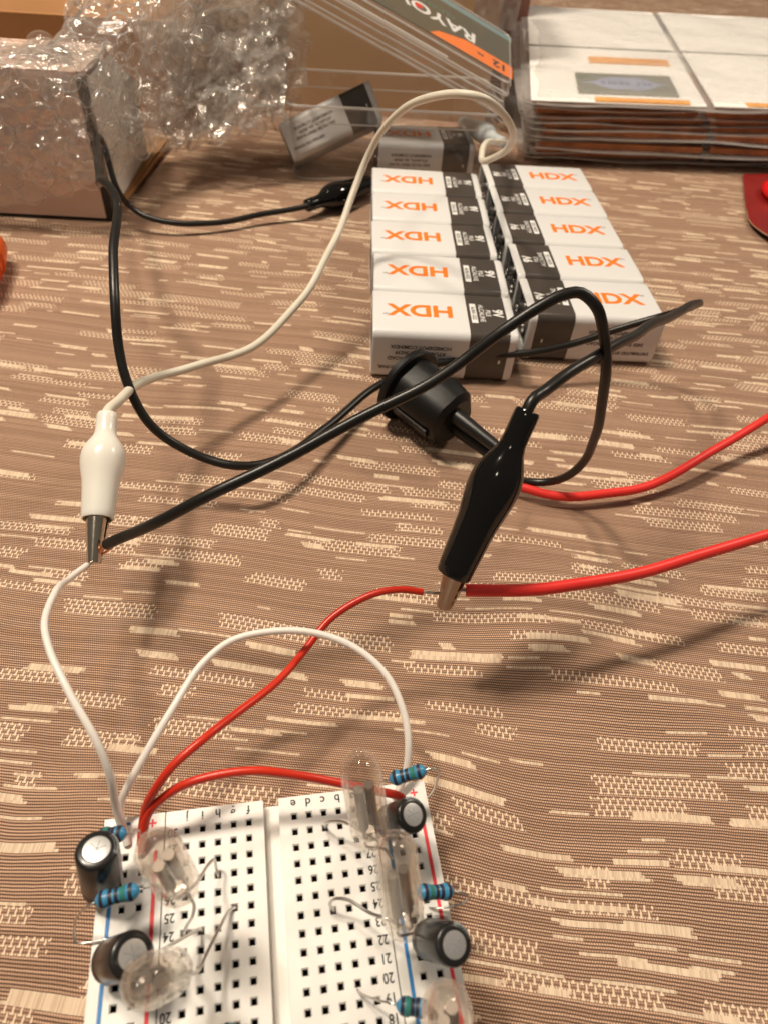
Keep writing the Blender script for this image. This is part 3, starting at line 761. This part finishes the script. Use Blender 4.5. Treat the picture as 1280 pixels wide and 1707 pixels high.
# ------------------------------------------------------------------ nine volt batteries
BLn, BWd, BHt = 45.9, 26.3, 17.5              # length, width, height when lying on the broad side
def battery_meshes():
    out = rr(BWd / 2, BHt / 2, 2.6, 6); n = len(out)
    def ring(x, k): return [Vector((x, p[0] * k, p[1] * k + BHt / 2 * 1.0)) if k == 1 else Vector((x, p[0] * k, BHt / 2 + p[1] * k)) for p in out]
    def tubeX(sections):
        mb = MB(); vs = []
        for x, k in sections: vs += ring(x, k)
        mb.add(vs, [(i * n + k, (i + 1) * n + k, (i + 1) * n + (k + 1) % n, i * n + (k + 1) % n) for i in range(len(sections) - 1) for k in range(n)])
        return mb
    P = []
    P.append(('sleeve', tubeX([(0.5, .955), (0.12, .965), (0, .975), (.2, .992), (.7, 1), (30.6, 1)]), 'bwhite', 40))
    P.append(('dark_band', tubeX([(30.55, .999), (30.6, 1.004), (43.2, 1.004), (43.25, 1.0)]), 'bdark', 40))
    P.append(('end_rim', tubeX([(43.2, 1), (44.6, 1), (45.5, .985), (45.9, .955), (45.7, .91), (43.4, .90)]), 'bwhite', 40))
    b = tubeX([(0.14, .966), (0.12, .95)]); b.f.append([n + k for k in range(n)]); b.mi.append(0)
    P.append(('bottom_plate', b, 'blackslot', 40))
    b = tubeX([(43.5, .92), (43.6, .9)]); b.f.append([n + k for k in range(n)][::-1]); b.mi.append(0)
    P.append(('terminal_plate', b, 'blackslot', 40))
    for yy, r in ((-6.35, 2.8), (6.35, 3.5)):
        T = Matrix.Translation((43.5, yy, BHt / 2)) @ rot('Y', 90)
        P.append(('terminal', MB().lathe([(0, r), (1.9, r), (2.3, r * .85), (2.3, r * .5), (1.2, r * .45), (1.2, 0)], T, 20), 'tin', 40))
    return P
BATP = battery_meshes()
BATM = {}
def battery(T, label, group, seam=True):
    t = thing('nine_volt_battery', label, 'battery', T.translation, group)
    t.rotation_mode = 'QUATERNION'; t.rotation_quaternion = T.to_quaternion()
    for i, (nm, mb, mt, an) in enumerate(BATP):
        if i not in BATM:
            o = mb.build(nm, M[mt], t, an, local=True); BATM[i] = o.data
        else:
            o = bpy.data.objects.new(nm, BATM[i]); COL.objects.link(o); o.parent = t
    def top(x, y, rz): return Matrix.Translation((x, y, BHt + .06)) @ rot('Z', rz)
    text('brand_print', 'HDX', 9.4, top(15.6, .3, 180), M['orange'], t, .32, 1.02)
    text('trademark_print', 'TM', 1.4, top(4.4, -2.6, 180), M['print_grey'], t)
    text('voltage_print', '9V', 4.6, top(40.4, 0.6, -90), M['print_white'], t, .16, .9)
    text('type_print', 'PILE', 2.3, top(37.3, .4, -90), M['print_white'], t, .02)
    text('type_print', 'ALCALINE', 2.3, top(35.2, .2, -90), M['print_white'], t, .02)
    plate = MB().box(31.6, 33.6, -5.8, 5.8, BHt + .042, BHt + .065).build('code_plate', M['print_white'], t, local=True)
    text('code_print', '6LR61-522', 1.75, Matrix.Translation((32.6, 0, BHt + .085)) @ rot('Z', -90), M['ink'], plate, .05)
    for s in (-1, 1):
        B = Matrix.Translation((0, s * (BWd / 2 + .06), 0)) @ rot('Z', 0 if s < 0 else 180) @ rot('X', 90) @ rot('Z', 180)
        for k, (tx, zz, xx, sz) in enumerate((('HOMEDEPOT.COM/HDX', 12.2, 15.5, 1.75), ('ATLANTA, GA 30339', 10.1, 15.5, 1.75), ('2455 PACES FERRY ROAD', 8.0, 15.0, 1.75), ('DISTRIBUTED BY/PAR:', 4.6, 10.0, 1.6))):
            Q = Matrix.Translation((xx, s * (BWd / 2 + .06), zz)) @ (rot('Z', 0) if s < 0 else rot('Z', 180)) @ rot('X', 90) @ rot('Z', 180)
            text('small_print', tx, sz, Q, M['print_grey'], t, .06, 1.0)
        Q = Matrix.Translation((40.6, s * (BWd / 2 + .12), 8.2)) @ (rot('Z', 0) if s < 0 else rot('Z', 180)) @ rot('X', 90) @ rot('Z', 90)
        text('polarity_print', '-', 4.2, Q, M['print_white'], t, .1)
    return t
ordn = ('nearest', 'second nearest', 'middle', 'second farthest', 'farthest')
rnd = random.Random(3)
for col, side, gx, gy, yaw in ((0, 'left', 0.0, 0.0, 0.0), (1, 'right', 49.78, 13.46, 0.6)):
    for k in range(5):
        y = gy - (k + .5) * 26.52
        lab = f'nine volt battery, {ordn[4 - k]} of five in the {side} column of the block'
        j = rnd.uniform(-.7, .7)
        if col == 0: T = Matrix.Translation((0 + rnd.uniform(-.4, .4), y, 0)) @ rot('Z', j)
        else: T = Matrix.Translation((gx + BLn + .3 * k + rnd.uniform(-.4, .4), y + 0.3 * k * .4, 0)) @ rot('Z', 180 + yaw + j)
        battery(T, lab, 'batteries in the two-column block')
# loose ones behind, one lying, one propped across it
T = Matrix.Translation((2.5, 41.5, 0.1)) @ rot('Z', 4)
battery(T, 'loose nine volt battery lying flat behind the block inside clear plastic', 'loose batteries')
T = Matrix.Translation((-36.5, 36, 2.2)) @ rot('Z', 15) @ rot('Y', -22) @ rot('X', -30)
battery(T, 'loose nine volt battery propped at a slant on the other loose one', 'loose batteries')

# ------------------------------------------------------------------ clear clamshell with printed card
def make_clamshell():
    t = thing('clamshell_package', 'clear plastic battery clamshell standing open with a dark printed card', 'package', (8, 55, 0))
    def shell(T, hx, hy, h, r, name, flange, parent):
        o = rr(hx, hy, r, 5); n = len(o); mb = MB(); vs = []
        secs = [(0.0, .965, 0.0), (1.5, .985, 0), (h * .55, .99, 0), (h, 1.0, 0), (h, 1.0, flange), (h + 1.6, 1.0, flange)]
        for z, k, f in secs:
            for p in o:
                q = Vector((p[0] * k, p[1] * k, 0)); l = Vector((p[0], p[1], 0)).normalized()
                vs.append(T @ Vector((q.x + l.x * f, q.y + l.y * f, z)))
        fs = [(i * n + k, i * n + (k + 1) % n, (i + 1) * n + (k + 1) % n, (i + 1) * n + k) for i in range(len(secs) - 1) for k in range(n)]
        fs.append(tuple(range(n - 1, -1, -1)))
        mb.add(vs, fs)
        ob = mb.build(name, M['clear'], parent, 40)
        rim = [T @ Vector((p[0] + Vector((p[0], p[1], 0)).normalized().x * flange, p[1] + Vector((p[0], p[1], 0)).normalized().y * flange, h + 1.2)) for p in o]
        MB().tube(rim + [rim[0]], .55, 8, cap=False).build('rim_bead', M['clearedge'], ob, 60)
        rim = [T @ Vector((p[0], p[1], h - 6)) for p in o]
        MB().tube(rim + [rim[0]], .35, 6, cap=False).build('step_ridge', M['clearedge'], ob, 60)
        base = [T @ Vector((p[0] * .965, p[1] * .965, .3)) for p in o]
        MB().tube(base + [base[0]], .4, 6, cap=False).build('base_ridge', M['clearedge'], ob, 60)
        return ob
    T = Matrix.Translation((9.0, 52.5, 0.4)) @ rot('Z', 3)
    shell(T, 48, 26.5, 31, 6, 'tray', 2.0, t)
    # lid: hinged at the right end, half open, outer face up
    u = Vector((-math.cos(math.radians(22)), 0.02, math.sin(math.radians(22)))).normalized()
    v = Vector((0.03, math.cos(math.radians(12)), math.sin(math.radians(12))))
    w = u.cross(v).normalized(); 
    if w.z < 0: w = -w
    v = w.cross(u).normalized()
    if v.y < 0: v = -v
    org = Vector((57.5, 20.5, 33.5))
    F = Matrix(((u.x, v.x, w.x, org.x), (u.y, v.y, w.y, org.y), (u.z, v.z, w.z, org.z), (0, 0, 0, 1)))
    Lx, Ly, H = 118, 52, 11
    T2 = F @ Matrix.Translation((Lx / 2, Ly / 2, H + 1.6)) @ Matrix.Diagonal((1, 1, -1, 1))
    lid = shell(T2, Lx / 2 - 2, Ly / 2 - 2, H, 4, 'lid', 2.0, t)
    for yy, zz in ((-1.2, 3.4), (-.6, 6.2), (.6, 9.3)):
        MB().tube([F @ Vector((4, yy, zz)), F @ Vector((Lx - 4, yy, zz))], .38, 8).build('side_ridge', M['clearedge'], lid, 60)
    MB().tube([F @ Vector((34, .2, 10.2)), F @ Vector((Lx - 4, .2, 10.2))], .6, 8).build('side_ridge', M['clearedge'], lid, 60)
    # card insert just under the lid's outer skin
    z = H + 1.3
    card = MB().box(3.0, Lx - 3, 8.0, Ly - 9, z - .5, z, F).build('printed_card', M['cardolive'], t)
    MB().box(3.0, Lx - 3, Ly - 9, Ly - 4.6, z - .5, z + .02, F).build('teal_border', M['cardteal'], t)
    mb = MB(); mb.add([F @ Vector(p) for p in ((3.0, 8.2, z + .05), (44, 8.2, z + .05), (40, 13.5, z + .05), (27, 19.5, z + .05), (3.0, 19.5, z + .05))], [(0, 1, 2, 3, 4)])
    mb.build('orange_flash', M['orange'], t)
    inv = Matrix.Translation(-t.location / S) @ F
    # lettering reads from the hinge end towards the far end
    def put(nm, s, size, x, y, mt, bold, xs=1.0):          # letters read towards the far end, heads towards the viewer
        text(nm, s, size, inv @ Matrix.Translation((x, y, z + .1)) @ Matrix.Diagonal((1, -1, 1, 1)), M[mt], t, bold, xs)
    put('brand_print', 'RAYOVAC', 11.5, 50, 25.5, 'print_white', .3, 1.05)
    put('slogan_print', 'ALKALINE', 5.2, 44, 33.5, 'cardgreen', .06, 1.0)
    put('count_print', '12', 7.5, 9.5, 14.2, 'ink', .25)
    put('count_print', 'PK', 3.0, 19.5, 14.6, 'ink', .08)
    dot = MB().lathe([(0, 2.0), (.05, 2.0)], F @ Matrix.Translation((50.5, 25.5, z + .12)), 20).build('red_dot', M['redgloss'], t)
make_clamshell()

# ------------------------------------------------------------------ boxes behind
def carton(name, label, x0, x1, y0, y1, h, yaw, mt, flap=True):
    c = Vector(((x0 + x1) / 2, (y0 + y1) / 2, 0))
    t = thing(name, label, 'box', c)
    T = Matrix.Translation(c) @ rot('Z', yaw); hx, hy, w = (x1 - x0) / 2, (y1 - y0) / 2, 3.5
    for nm, q in (('front_panel', (-hx, hx, -hy, -hy + w, 0, h)), ('back_panel', (-hx, hx, hy - w, hy, 0, h)), ('side_panel', (-hx, -hx + w, -hy + w, hy - w, 0, h - .2)), ('side_panel', (hx - w, hx, -hy + w, hy - w, 0, h - .2)), ('bottom_panel', (-hx + w, hx - w, -hy + w, hy - w, .2, w))):
        MB().box(*q, T=T).build(nm, mt, t)
    return t, T, hx, hy
carton('cardboard_box', 'plain tan cardboard box standing behind the clear clamshell', -62, 67, 122, 205, 120, -1, M['carton'])
t, T, hx, hy = carton('cardboard_box', 'open orange brown cardboard box behind the bubble wrap', -260, -92, 78, 200, 48, 2, M['carton2'])
MB().box(-hx, hx, 0, 2.5, 0, 46, T @ Matrix.Translation((0, -hy + 3.6, 47)) @ rot('X', -50)).build('flap', M['carton2'], t)
MB().box(-hx + 4, hx - 4, 0, 2.5, 0, 70, T @ Matrix.Translation((0, hy - 6, 47)) @ rot('X', -8)).build('flap', M['carton2'], t)
carton('maroon_box', 'dull maroon box behind the gap between clamshell and bags', 52, 104, 238, 300, 110, 0, M['maroonbox'])
mb = MB(); vs = []
for j in range(9):
    for i in range(13):
        x = 30 + 50 * i / 12; z = 30 + 70 * j / 8
        vs.append((x, 150 - 20 + 14 * noise.noise(Vector((x * .05, z * .05, 2))) , z))
# white device carton standing under the wrap
def white_box():
    c = Vector((-175, 10, 0)); t = thing('white_box', 'pale box under bubble wrap with fluted white side', 'box', c)
    x0, x1, y0, y1, h = -240, -110, -31, 4, 55
    MB().box(x0, x1, y0, y0 + 2, 1.6, h).build('front_panel', M['whitebox'], t)
    MB().box(x0, x1 + 2, y0 + 2.0, y1, h - 2.2, h - .3).build('top_panel', M['whitebox'], t)
    MB().box(x0, x1, y1, y1 + 2, 1.6, h).build('back_panel', M['whitebox'], t)
    mb = MB(); vs = []; n = 44; yf = 34                # fluted right side
    for i in range(n + 1):
        y = y0 + 4 + (yf - y0 - 4) * i / n; xx = x1 + 3.0 + (0.9 if i % 2 else 0)
        vs += [(xx, y, 1.6), (xx, y, (h - 2.6) if y < y1 else (h - 2.6) - .6 * (y - y1))]
    mb.add(vs, [(2 * i, 2 * i + 2, 2 * i + 3, 2 * i + 1) for i in range(n)])
    mb.build('fluted_side', M['whitecorr'], t, 20)
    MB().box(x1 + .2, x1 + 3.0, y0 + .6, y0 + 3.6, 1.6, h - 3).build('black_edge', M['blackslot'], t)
    MB().box(x0, x1 + 2, y0 + .8, y1, .1, 1.5).build('base_shadow_strip', M['blackslot'], t)  # black strip stands for the shadow line along the foot of the box
white_box()
def card_strip():
    a, b = at(196, 362, 0), at(284, 246, 0)
    t = thing('cardboard_flap', 'strip of torn corrugated cardboard lying along the pale box', 'cardboard', a)
    d = (b - a).normalized(); p = Vector((-d.y, d.x, 0)); mb = MB(); vs = []; n = 26
    for i in range(n + 1):
        c = a + (b - a) * (i / n); wob = .7 * noise.noise(Vector((i * .7, 3, 0)))
        for off, z in ((0.6 + wob, .2), (-.2 + wob, 4.6), (14, 5.0), (14, .3)):
            vs.append(c + p * off + Vector((0, 0, z)))
    mb.add(vs, [(4 * i + k, 4 * i + (k + 1) % 4, 4 * (i + 1) + (k + 1) % 4, 4 * (i + 1) + k) for i in range(n) for k in range(4)] + [(3, 2, 1, 0), (4 * n, 4 * n + 1, 4 * n + 2, 4 * n + 3)])
    mb.build('corrugated_sheet', M['corr'], t)
    MB().tube([a + p * .3 + Vector((0, 0, 2.5)) + (b - a) * (i / 20) for i in range(21)], 1.25, 6).build('torn_flute', M['carton2'], t, 60)
card_strip()

# ------------------------------------------------------------------ bubble wrap
def make_wrap():
    t = thing('bubble_wrap', 'crumpled clear bubble wrap draped over the pale box', 'bubble wrap', (-120, 0, 0))
    plan = spline([(-245, -37, 0), (-200, -37.5, 0), (-150, -38, 0), (-118, -37, 0), (-104, -31, 0), (-98, -12, 0), (-93, 8, 0), (-84, 26, 0), (-66, 38, 0), (-48, 44, 0), (-34, 46, 0)], 3.0)
    n = len(plan); NV = 44
    cum = [0]
    for i in range(1, n): cum.append(cum[-1] + (plan[i] - plan[i - 1]).length)
    tot = cum[-1]
    def P(s, q):                              # s along the plan, q 0..1 from the hem upwards and over
        i = 0
        while i < n - 2 and cum[i + 1] < s: i += 1
        f = (s - cum[i]) / (cum[i + 1] - cum[i]); c = plan[i].lerp(plan[i + 1], f)
        dr = (plan[i + 1] - plan[i]).normalized(); nr = Vector((dr.y, -dr.x, 0))
        heap = sm(-104, -82, c.x)
        hem = 16 - 15 * sm(-150, -190, c.x) * 1.0
        hem = 14 + 6 * math.sin(s * .05) - 14 * (1 - sm(-170, -145, c.x)) + 4 * heap
        hem = hem * (1 - .25 * heap) 
        top = 57 * (1 - heap) + 72 * heap
        qq = q / .62
        if qq <= 1:
            z = hem + (top - hem) * qq; back = 0
        else:
            z = top + 2 * math.sin((qq - 1) * 3) - (1 - heap) * 40 * sm(.55, 1.0, (qq - 1) / .61); back = (qq - 1) * (58 + 20 * heap)
        p = Vector((c.x, c.y, z)) - nr * back
        k = Vector((p.x * .030, p.y * .030, p.z * .035))
        big = noise.noise(k) ; mid = noise.noise(k * 2.7 + Vector((7, 1, 3)))
        fine = noise.noise(k * 6.5 + Vector((1, 9, 2)))
        amp = .25 + 1.0 * heap
        p += nr * (amp * (9 * big + 5.5 * mid) + 1.1 * fine) + Vector((0, 0, amp * (5 * mid + 2.5 * fine)))
        lo = sm(-190, -240, c.x)
        p.z = max(p.z, .6)
        if heap < .5 and back == 0: p.y = min(p.y, -32.6 + (p.x > -108) * 60)
        if heap < .5 and back > 0 and p.y < 7: p.z = max(p.z, 55.6)
        if heap < .5 and back > 0 and p.y >= 7: p.y = max(p.y, 7.5)
        return p
    NU = 150
    def Ps(i, j): return P(tot * i / NU, j / NV)
    grid = [[Ps(i, j) for i in range(NU + 1)] for j in range(NV + 1)]
    vs = [p for r in grid for p in r]; W_ = NU + 1
    MB().add(vs, [(j * W_ + i, j * W_ + i + 1, (j + 1) * W_ + i + 1, (j + 1) * W_ + i) for j in range(NV) for i in range(NU)]).build('film', M['wrap'], t, 180)
    # one dome mesh shared by every bubble
    dome = None; R0 = 5.4; cnt = 0
    sp = 11.6; rowsN = int(118 / (sp * .866))
    for r in range(rowsN):
        for c in range(int(tot / sp)):
            s = (c + .5 + (.5 if r % 2 else 0)) * sp; q = (r + .5) / rowsN
            if s > tot - 3: continue
            e = 1.2
            p = P(s, q); pu = P(min(s + e, tot - .01), q) - P(max(s - e, 0.01), q); pv = P(s, min(q + .012, 1)) - P(s, max(q - .012, 0))
            if pu.length < 1e-3 or pv.length < 1e-3: continue
            nn = pu.cross(pv).normalized()
            if nn.dot(CAMP - p) < 0: nn = -nn
            if dome is None:
                ob = MB().lathe([(-.1, R0), (.9, R0 * .97), (2.0, R0 * .86), (3.0, R0 * .64), (3.6, R0 * .36), (3.8, 0)], None, 14).build('bubble', M['bubble'], t, 180, local=True)
                dome = ob.data
                # open underside: drop the cap ngon
                bmx = bmesh.new(); bmx.from_mesh(dome)
                bmesh.ops.delete(bmx, geom=[f for f in bmx.faces if len(f.verts) > 4], context='FACES_ONLY'); bmx.to_mesh(dome); bmx.free()
                ring = [Vector((R0 * math.cos(w_ * math.pi / 9), R0 * math.sin(w_ * math.pi / 9), .1)) for w_ in range(18)]
                rg = MB().tube(ring + [ring[0], ring[1]], .2, 5, cap=False).build('seal_ring', M['bubble_ring'], ob, 60, local=True); ringd = rg.data
            else:
                ob = bpy.data.objects.new('bubble', dome); COL.objects.link(ob); ob.parent = t
                rg = bpy.data.objects.new('seal_ring', ringd); COL.objects.link(rg); rg.parent = ob
            rq = random.uniform(.82, 1.08); fl = random.choice((1, 1, .9, .7, .4))
            mt = nn.to_track_quat('Z', 'Y').to_matrix().to_4x4() @ rot('Z', random.uniform(0, 360)) @ Matrix.Diagonal((rq, rq * random.uniform(.85, 1), fl, 1))
            mt.translation = (p - t.location / S) * S
            ob.matrix_local = mt
            cnt += 1
    # the loose end: crumpled, creased layers heaped beside the box
    for L_, (cx_, cy_, cz_, sx_, sz_, sd) in enumerate(((-71, 38, 50, 64, 56, 1.0), (-64, 30, 42, 54, 38, 5.0), (-62, 52, 58, 64, 56, 9.0))):
        NX, NZ = 64, 60; vs = []
        for j in range(NZ + 1):
            for i in range(NX + 1):
                a_, b_ = i / NX - .5, j / NZ - .5
                k = Vector((a_ * 5 + sd, b_ * 5, sd * 2.3))
                r1 = abs(noise.noise(k)) ; r2 = abs(noise.noise(k * 2.3 + Vector((3, 1, 0)))); r3 = noise.noise(k * 5.5)
                edge = 1 + .10 * noise.noise(Vector((a_ * 6, b_ * 6, sd)))
                x = cx_ + a_ * sx_ * edge + 5 * noise.noise(k * 1.3 + Vector((5, 5, 5)))
                z = cz_ + b_ * sz_ * edge + 6 * noise.noise(k * 1.2 + Vector((9, 2, 1))) + 10 * a_
                y = cy_ + 16 * a_ * .6 + 22 * (r1 - .25) + 12 * (r2 - .25) + 2.2 * r3 + 34 * b_
                vs.append((x, y, max(z, 9.0 + 3 * noise.noise(Vector((x * .08, sd, 2))))))
        W2 = NX + 1
        MB().add(vs, [(j * W2 + i, j * W2 + i + 1, (j + 1) * W2 + i + 1, (j + 1) * W2 + i) for j in range(NZ) for i in range(NX)]).build('crumpled_layer', M['crumple'], t, 14)
    # a creased second skin clinging to the front of the box
    NX, NZ = 90, 40; vs = []
    for j in range(NZ + 1):
        for i in range(NX + 1):
            a_, b_ = i / NX, j / NZ
            k = Vector((a_ * 9, b_ * 4, 6.6))
            x = -246 + 140 * a_; hem = 20 + 9 * noise.noise(Vector((a_ * 5, 1, 1))) - 18 * sm(.72, .45, a_)
            z = max(1.0, hem + (58 - hem) * b_)
            y = -41.5 - 6 * (abs(noise.noise(k)) - .2) - 3 * (abs(noise.noise(k * 2.6)) - .2) - 5 * (1 - b_) * sm(.7, .4, a_)
            vs.append((x, min(y, -38.6), z))
    W2 = NX + 1
    MB().add(vs, [(j * W2 + i, j * W2 + i + 1, (j + 1) * W2 + i + 1, (j + 1) * W2 + i) for j in range(NZ) for i in range(NX)]).build('clinging_layer', M['wrap'], t, 14)
make_wrap()

# ------------------------------------------------------------------ stack of component bags
def make_bags():
    rd = random.Random(11)
    n = 10
    for k in range(n):
        top = k == n - 1
        z0 = 3.2 + k * 2.95
        ins = 5.5 * (1 - k / (n - 1))
        ox = 75 + rd.uniform(-2.5, 2.5) + (1.5 * (n - 1 - k) if k > 5 else 8 - ins) ; oy = 58 + rd.uniform(-2, 2) + (1.0 + .3 * (n - k) if not top else 0)
        if not top: ox = 71 + 1.0 * (n - k) + rd.uniform(-1.5, 1.5) if k > 4 else 78 + rd.uniform(-2, 2)
        ang = 5 + (0 if top else rd.uniform(-2.6, 2.6))
        pos = ('topmost', 'second', 'third', 'fourth', 'fifth', 'sixth', 'seventh', 'eighth', 'ninth', 'bottom')[n - 1 - k]
        lab = 'clear zip bag with printed label and orange taped resistors, topmost of the stack' if top else f'clear zip bag of resistors, {pos} from the top of the stack' if k else 'clear zip bag of resistors at the bottom of the stack'
        c = Vector((ox, oy, z0)); t = thing('component_bag', lab, 'bag', c, 'component bags in the stack')
        T = Matrix.Translation(c) @ rot('Z', ang) @ Matrix(((1, .24, 0, 0), (0, 1, 0, 0), (0, 0, 1, 0), (0, 0, 0, 1)))
        w, d = 215, 215
        o = [(x + w / 2, y + d / 2) for x, y in rr(w / 2, d / 2, 7, 5)]; m_ = len(o)
        # pillow of film: upper and lower skins as a grid with sag
        mb = MB(); NX, NY = 34, 30; vs = []
        for s in (1, -1):
            for j in range(NY + 1):
                for i in range(NX + 1):
                    x, y = w * i / NX, d * j / NY
                    ed = min(x, w - x, y, d - y); f = sm(0, 12, ed)
                    cell = abs(((x - 4) / 92) % 1 - .5) * 2            # pockets
                    puff = 1.1 * f * (1 - .5 * sm(.85, 1, cell))
                    z = 1.3 + s * puff + .45 * f * noise.noise(Vector((x * .06, y * .06, k * 3.3 + s))) + 1.5 * noise.noise(Vector((x * .025, y * .025, k * 1.7))) - 1.6 * (1 - sm(0, 14, ed))
                    # round the corners
                    vs.append(T @ Vector((x, y, z)))
        W_ = NX + 1; Q = (NY + 1) * W_
        fs = []
        for s in range(2):
            for j in range(NY):
                for i in range(NX):
                    if (i in (0, NX - 1)) and (j in (0, NY - 1)): continue
                    q = (j * W_ + i, j * W_ + i + 1, (j + 1) * W_ + i + 1, (j + 1) * W_ + i)
                    fs.append(tuple(s * Q + a_ for a_ in (q if s == 0 else q[::-1])))
        mb.add(vs, fs); mb.build('film', M['bagfilm'], t, 180)
        seam = [T @ Vector((p[0], p[1] + .8 * noise.noise(Vector((p[0] * .03, k, 3))), -.3 + 1.5 * noise.noise(Vector((p[0] * .025, p[1] * .025, k * 1.7))))) for p in spline([Vector((q[0], q[1], 0)) for q in o], 6)]
        MB().tube(seam + [seam[0]], .42, 6, cap=False).build('seam', M['bagedge'], t, 60)
        # contents: paper cards and taped resistor bundles
        for pi, px_ in enumerate((6, 98, 188)):
            x0 = px_ + rd.uniform(-1, 1)
            if not top:
                MB().box(x0 + 3, x0 + (90 if pi < 2 else 25), 1.2 + rd.uniform(0, 2.5), 60, .2, 2.5, T).build('resistor_bundle', M['respack'], t)
                MB().box(x0 + 2, x0 + (84 if pi < 2 else 24), 62, 150, .75, 1.75, T).build('paper_card', M['paper'], t)
            elif pi == 0:
                MB().box(x0 - 3, x0 + 89, 2.0, 104, .55, .95, T).build('paper_card', M['paper'], t)
                MB().box(x0 - 3, x0 + 89, 108, 211, .55, .95, T).build('paper_card', M['paper'], t)
                MB().box(x0 + 30, x0 + 80, 3.0, 9.0, .95, 1.6, T).build('orange_tape', M['tape_orange'], t)
                MB().box(x0 + 32, x0 + 80, 72, 84, .95, 1.6, T).build('orange_tape', M['tape_orange'], t)
                X0, Y0, K = x0 + 22, 12.0, 1.5
                lb = MB().box(X0, X0 + 54, Y0 + 3, Y0 + 38, 1.0, 1.75, T).build('printed_label', M['labelgrey'], t)
                bl = MB(); pts = [(0, 28), (5, 28.7), (9, 32), (13, 33.6), (18, 33.0), (22, 33.4), (26, 31.8), (30, 28.6), (35, 28), (30, 27.2), (26, 23.8), (22, 22.4), (17, 23.2), (13, 22.3), (9, 24.0), (5, 27.2)]
                bl.add([T @ Vector((X0 + 1 + a_ * 1.48, Y0 + 20.5 + (b_ - 28) * 2.0, 1.79)) for a_, b_ in pts], [tuple(range(len(pts)))])
                bo = bl.build('label_emblem', M['labelblue'], lb)
                for xx in (13.5, 17, 20, 23.5, 27, 33, 36.5, 39.5):
                    MB().box(X0 + xx, X0 + xx + 1.8, Y0 + 18, Y0 + 23.5, 1.80, 1.83, T).build('emblem_mark', M['labelink'], lb)
            else:
                xe = 90 if pi == 1 else 25
                MB().box(x0 + 2, x0 + xe, 2.0, 104, .55, 1.2, T).build('paper_card', M['paper'], t)
                MB().box(x0 + 2, x0 + xe, 108, 211, .55, 1.2, T).build('paper_card', M['paper'], t)
                MB().box(x0 + 20, x0 + xe - 2, 3.0, 9, 1.2, 1.6, T).build('orange_tape', M['tape_orange'], t)
    # bottom bag film sagging out, tinted dark to stand for the shade there
    c = at(1000, 262, 0) + Vector((0, 4, 0))
    t = thing('shaded_bag_film', 'dark grey plastic pouch under the stack of component bags', 'pouch', c)
    edge = spline([(66, 122, 7), (78, 104, 4.5), (98, 86, 2), (125, 77.5, 1), (165, 74, 1), (215, 75.5, 1.2), (265, 80, 1.5)], 4)
    vs = []; n2 = len(edge)
    for p in edge:
        for f in range(9):
            g = f / 8
            vs.append(Vector((p.x + (150 - p.x) * .25 * g, p.y - 3 * min(1, g * 4) + 45 * max(0, g - .25), p.z + 13 * min(1, g * 4))))
    MB().add(vs, [(i * 9 + f, (i + 1) * 9 + f, (i + 1) * 9 + f + 1, i * 9 + f + 1) for i in range(n2 - 1) for f in range(8)]).build('film', M['darkfilm'], t, 180)
    MB().tube(edge, .45, 6).build('film_edge', M['clearedge'], t, 60)
make_bags()

# ------------------------------------------------------------------ small things at the frame's edges
def red_card():
    c = at(1262, 345, 0); t = thing('maroon_card', 'torn maroon card lying by the right frame edge', 'card', c)
    out = [at(1237, 292, .8), at(1240, 330, .8), at(1243, 352, .9), at(1246, 366, 1.3), at(1253, 376, 2.0), at(1266, 386, 2.6), at(1282, 396, 3.0), at(1330, 415, 3.0), at(1340, 290, .8)]
    mb = MB(); n = len(out); vs = [p for p in out] + [p + Vector((0, 0, .55)) for p in out]
    mb.add(vs, [tuple(range(n, 2 * n)), tuple(range(n - 1, -1, -1))] + [(k, (k + 1) % n, n + (k + 1) % n, n + k) for k in range(n)])
    mb.build('sheet', M['maroon'], t)
    MB().tube([p + Vector((0, 0, .35)) for p in out[2:8]], .22, 6).build('torn_edge', M['carton'], t, 60)
    a = at(1308, 325, 4.0)
    p = thing('red_cap', 'glossy red rounded cap lying on the maroon card', 'cap', a)
    MB().lathe([(-2.6, 7.5), (-2, 9.4), (-.6, 10.5), (1, 10.6), (2.2, 9.8), (3.0, 8.2), (3.2, 6.0), (2.6, 5.4), (2.4, 0)], Matrix.Translation(a), 32, squash=1.5).build('moulded_cap', M['redgloss'], p, 40)
red_card()
def orange_thing():
    c = at(-14, 490, 0); t = thing('orange_handle', 'rounded orange plastic handle at the left frame edge', 'handle', c)
    T = Matrix.Translation(c + Vector((-3, 0, 7.8))) @ rot('Z', 8) @ rot('X', 90) 
    MB().lathe([(-26, 0), (-25, 4), (-20, 6.6), (-12, 7.6), (-6, 7.0), (0, 7.7), (8, 7.4), (12, 6), (14, 3), (14.5, 0)], T, 28).build('grip', M['orangeplastic'], t, 60)
    for z in (-9, -3, 4):
        MB().lathe([(z - .5, 7.2), (z, 8.0), (z + .5, 7.2)], T, 28).build('grip_ring', M['orangeplastic'], t, 60)
orange_thing()
def grey_pouch():
    c = at(800, 60, 0); c = Vector((62, 100, 0))
    t = thing('grey_pouch', 'crumpled smoky plastic pouch behind the clamshell card', 'pouch', c)
    vs = []; NX, NY = 20, 18
    for j in range(NY + 1):
        for i in range(NX + 1):
            x = 50 + 24 * i / NX; z = 48 + 50 * j / NY
            y = 112 - 6 * j / NY + 4 * noise.noise(Vector((x * .07, z * .06, 4))) + 2 * noise.noise(Vector((x * .2, z * .2, 1)))
            vs.append((x, y, z))
    MB().add(vs, [(j * (NX + 1) + i, j * (NX + 1) + i + 1, (j + 1) * (NX + 1) + i + 1, (j + 1) * (NX + 1) + i) for j in range(NY) for i in range(NX)]).build('film', M['greyfilm'], t, 180)
grey_pouch()
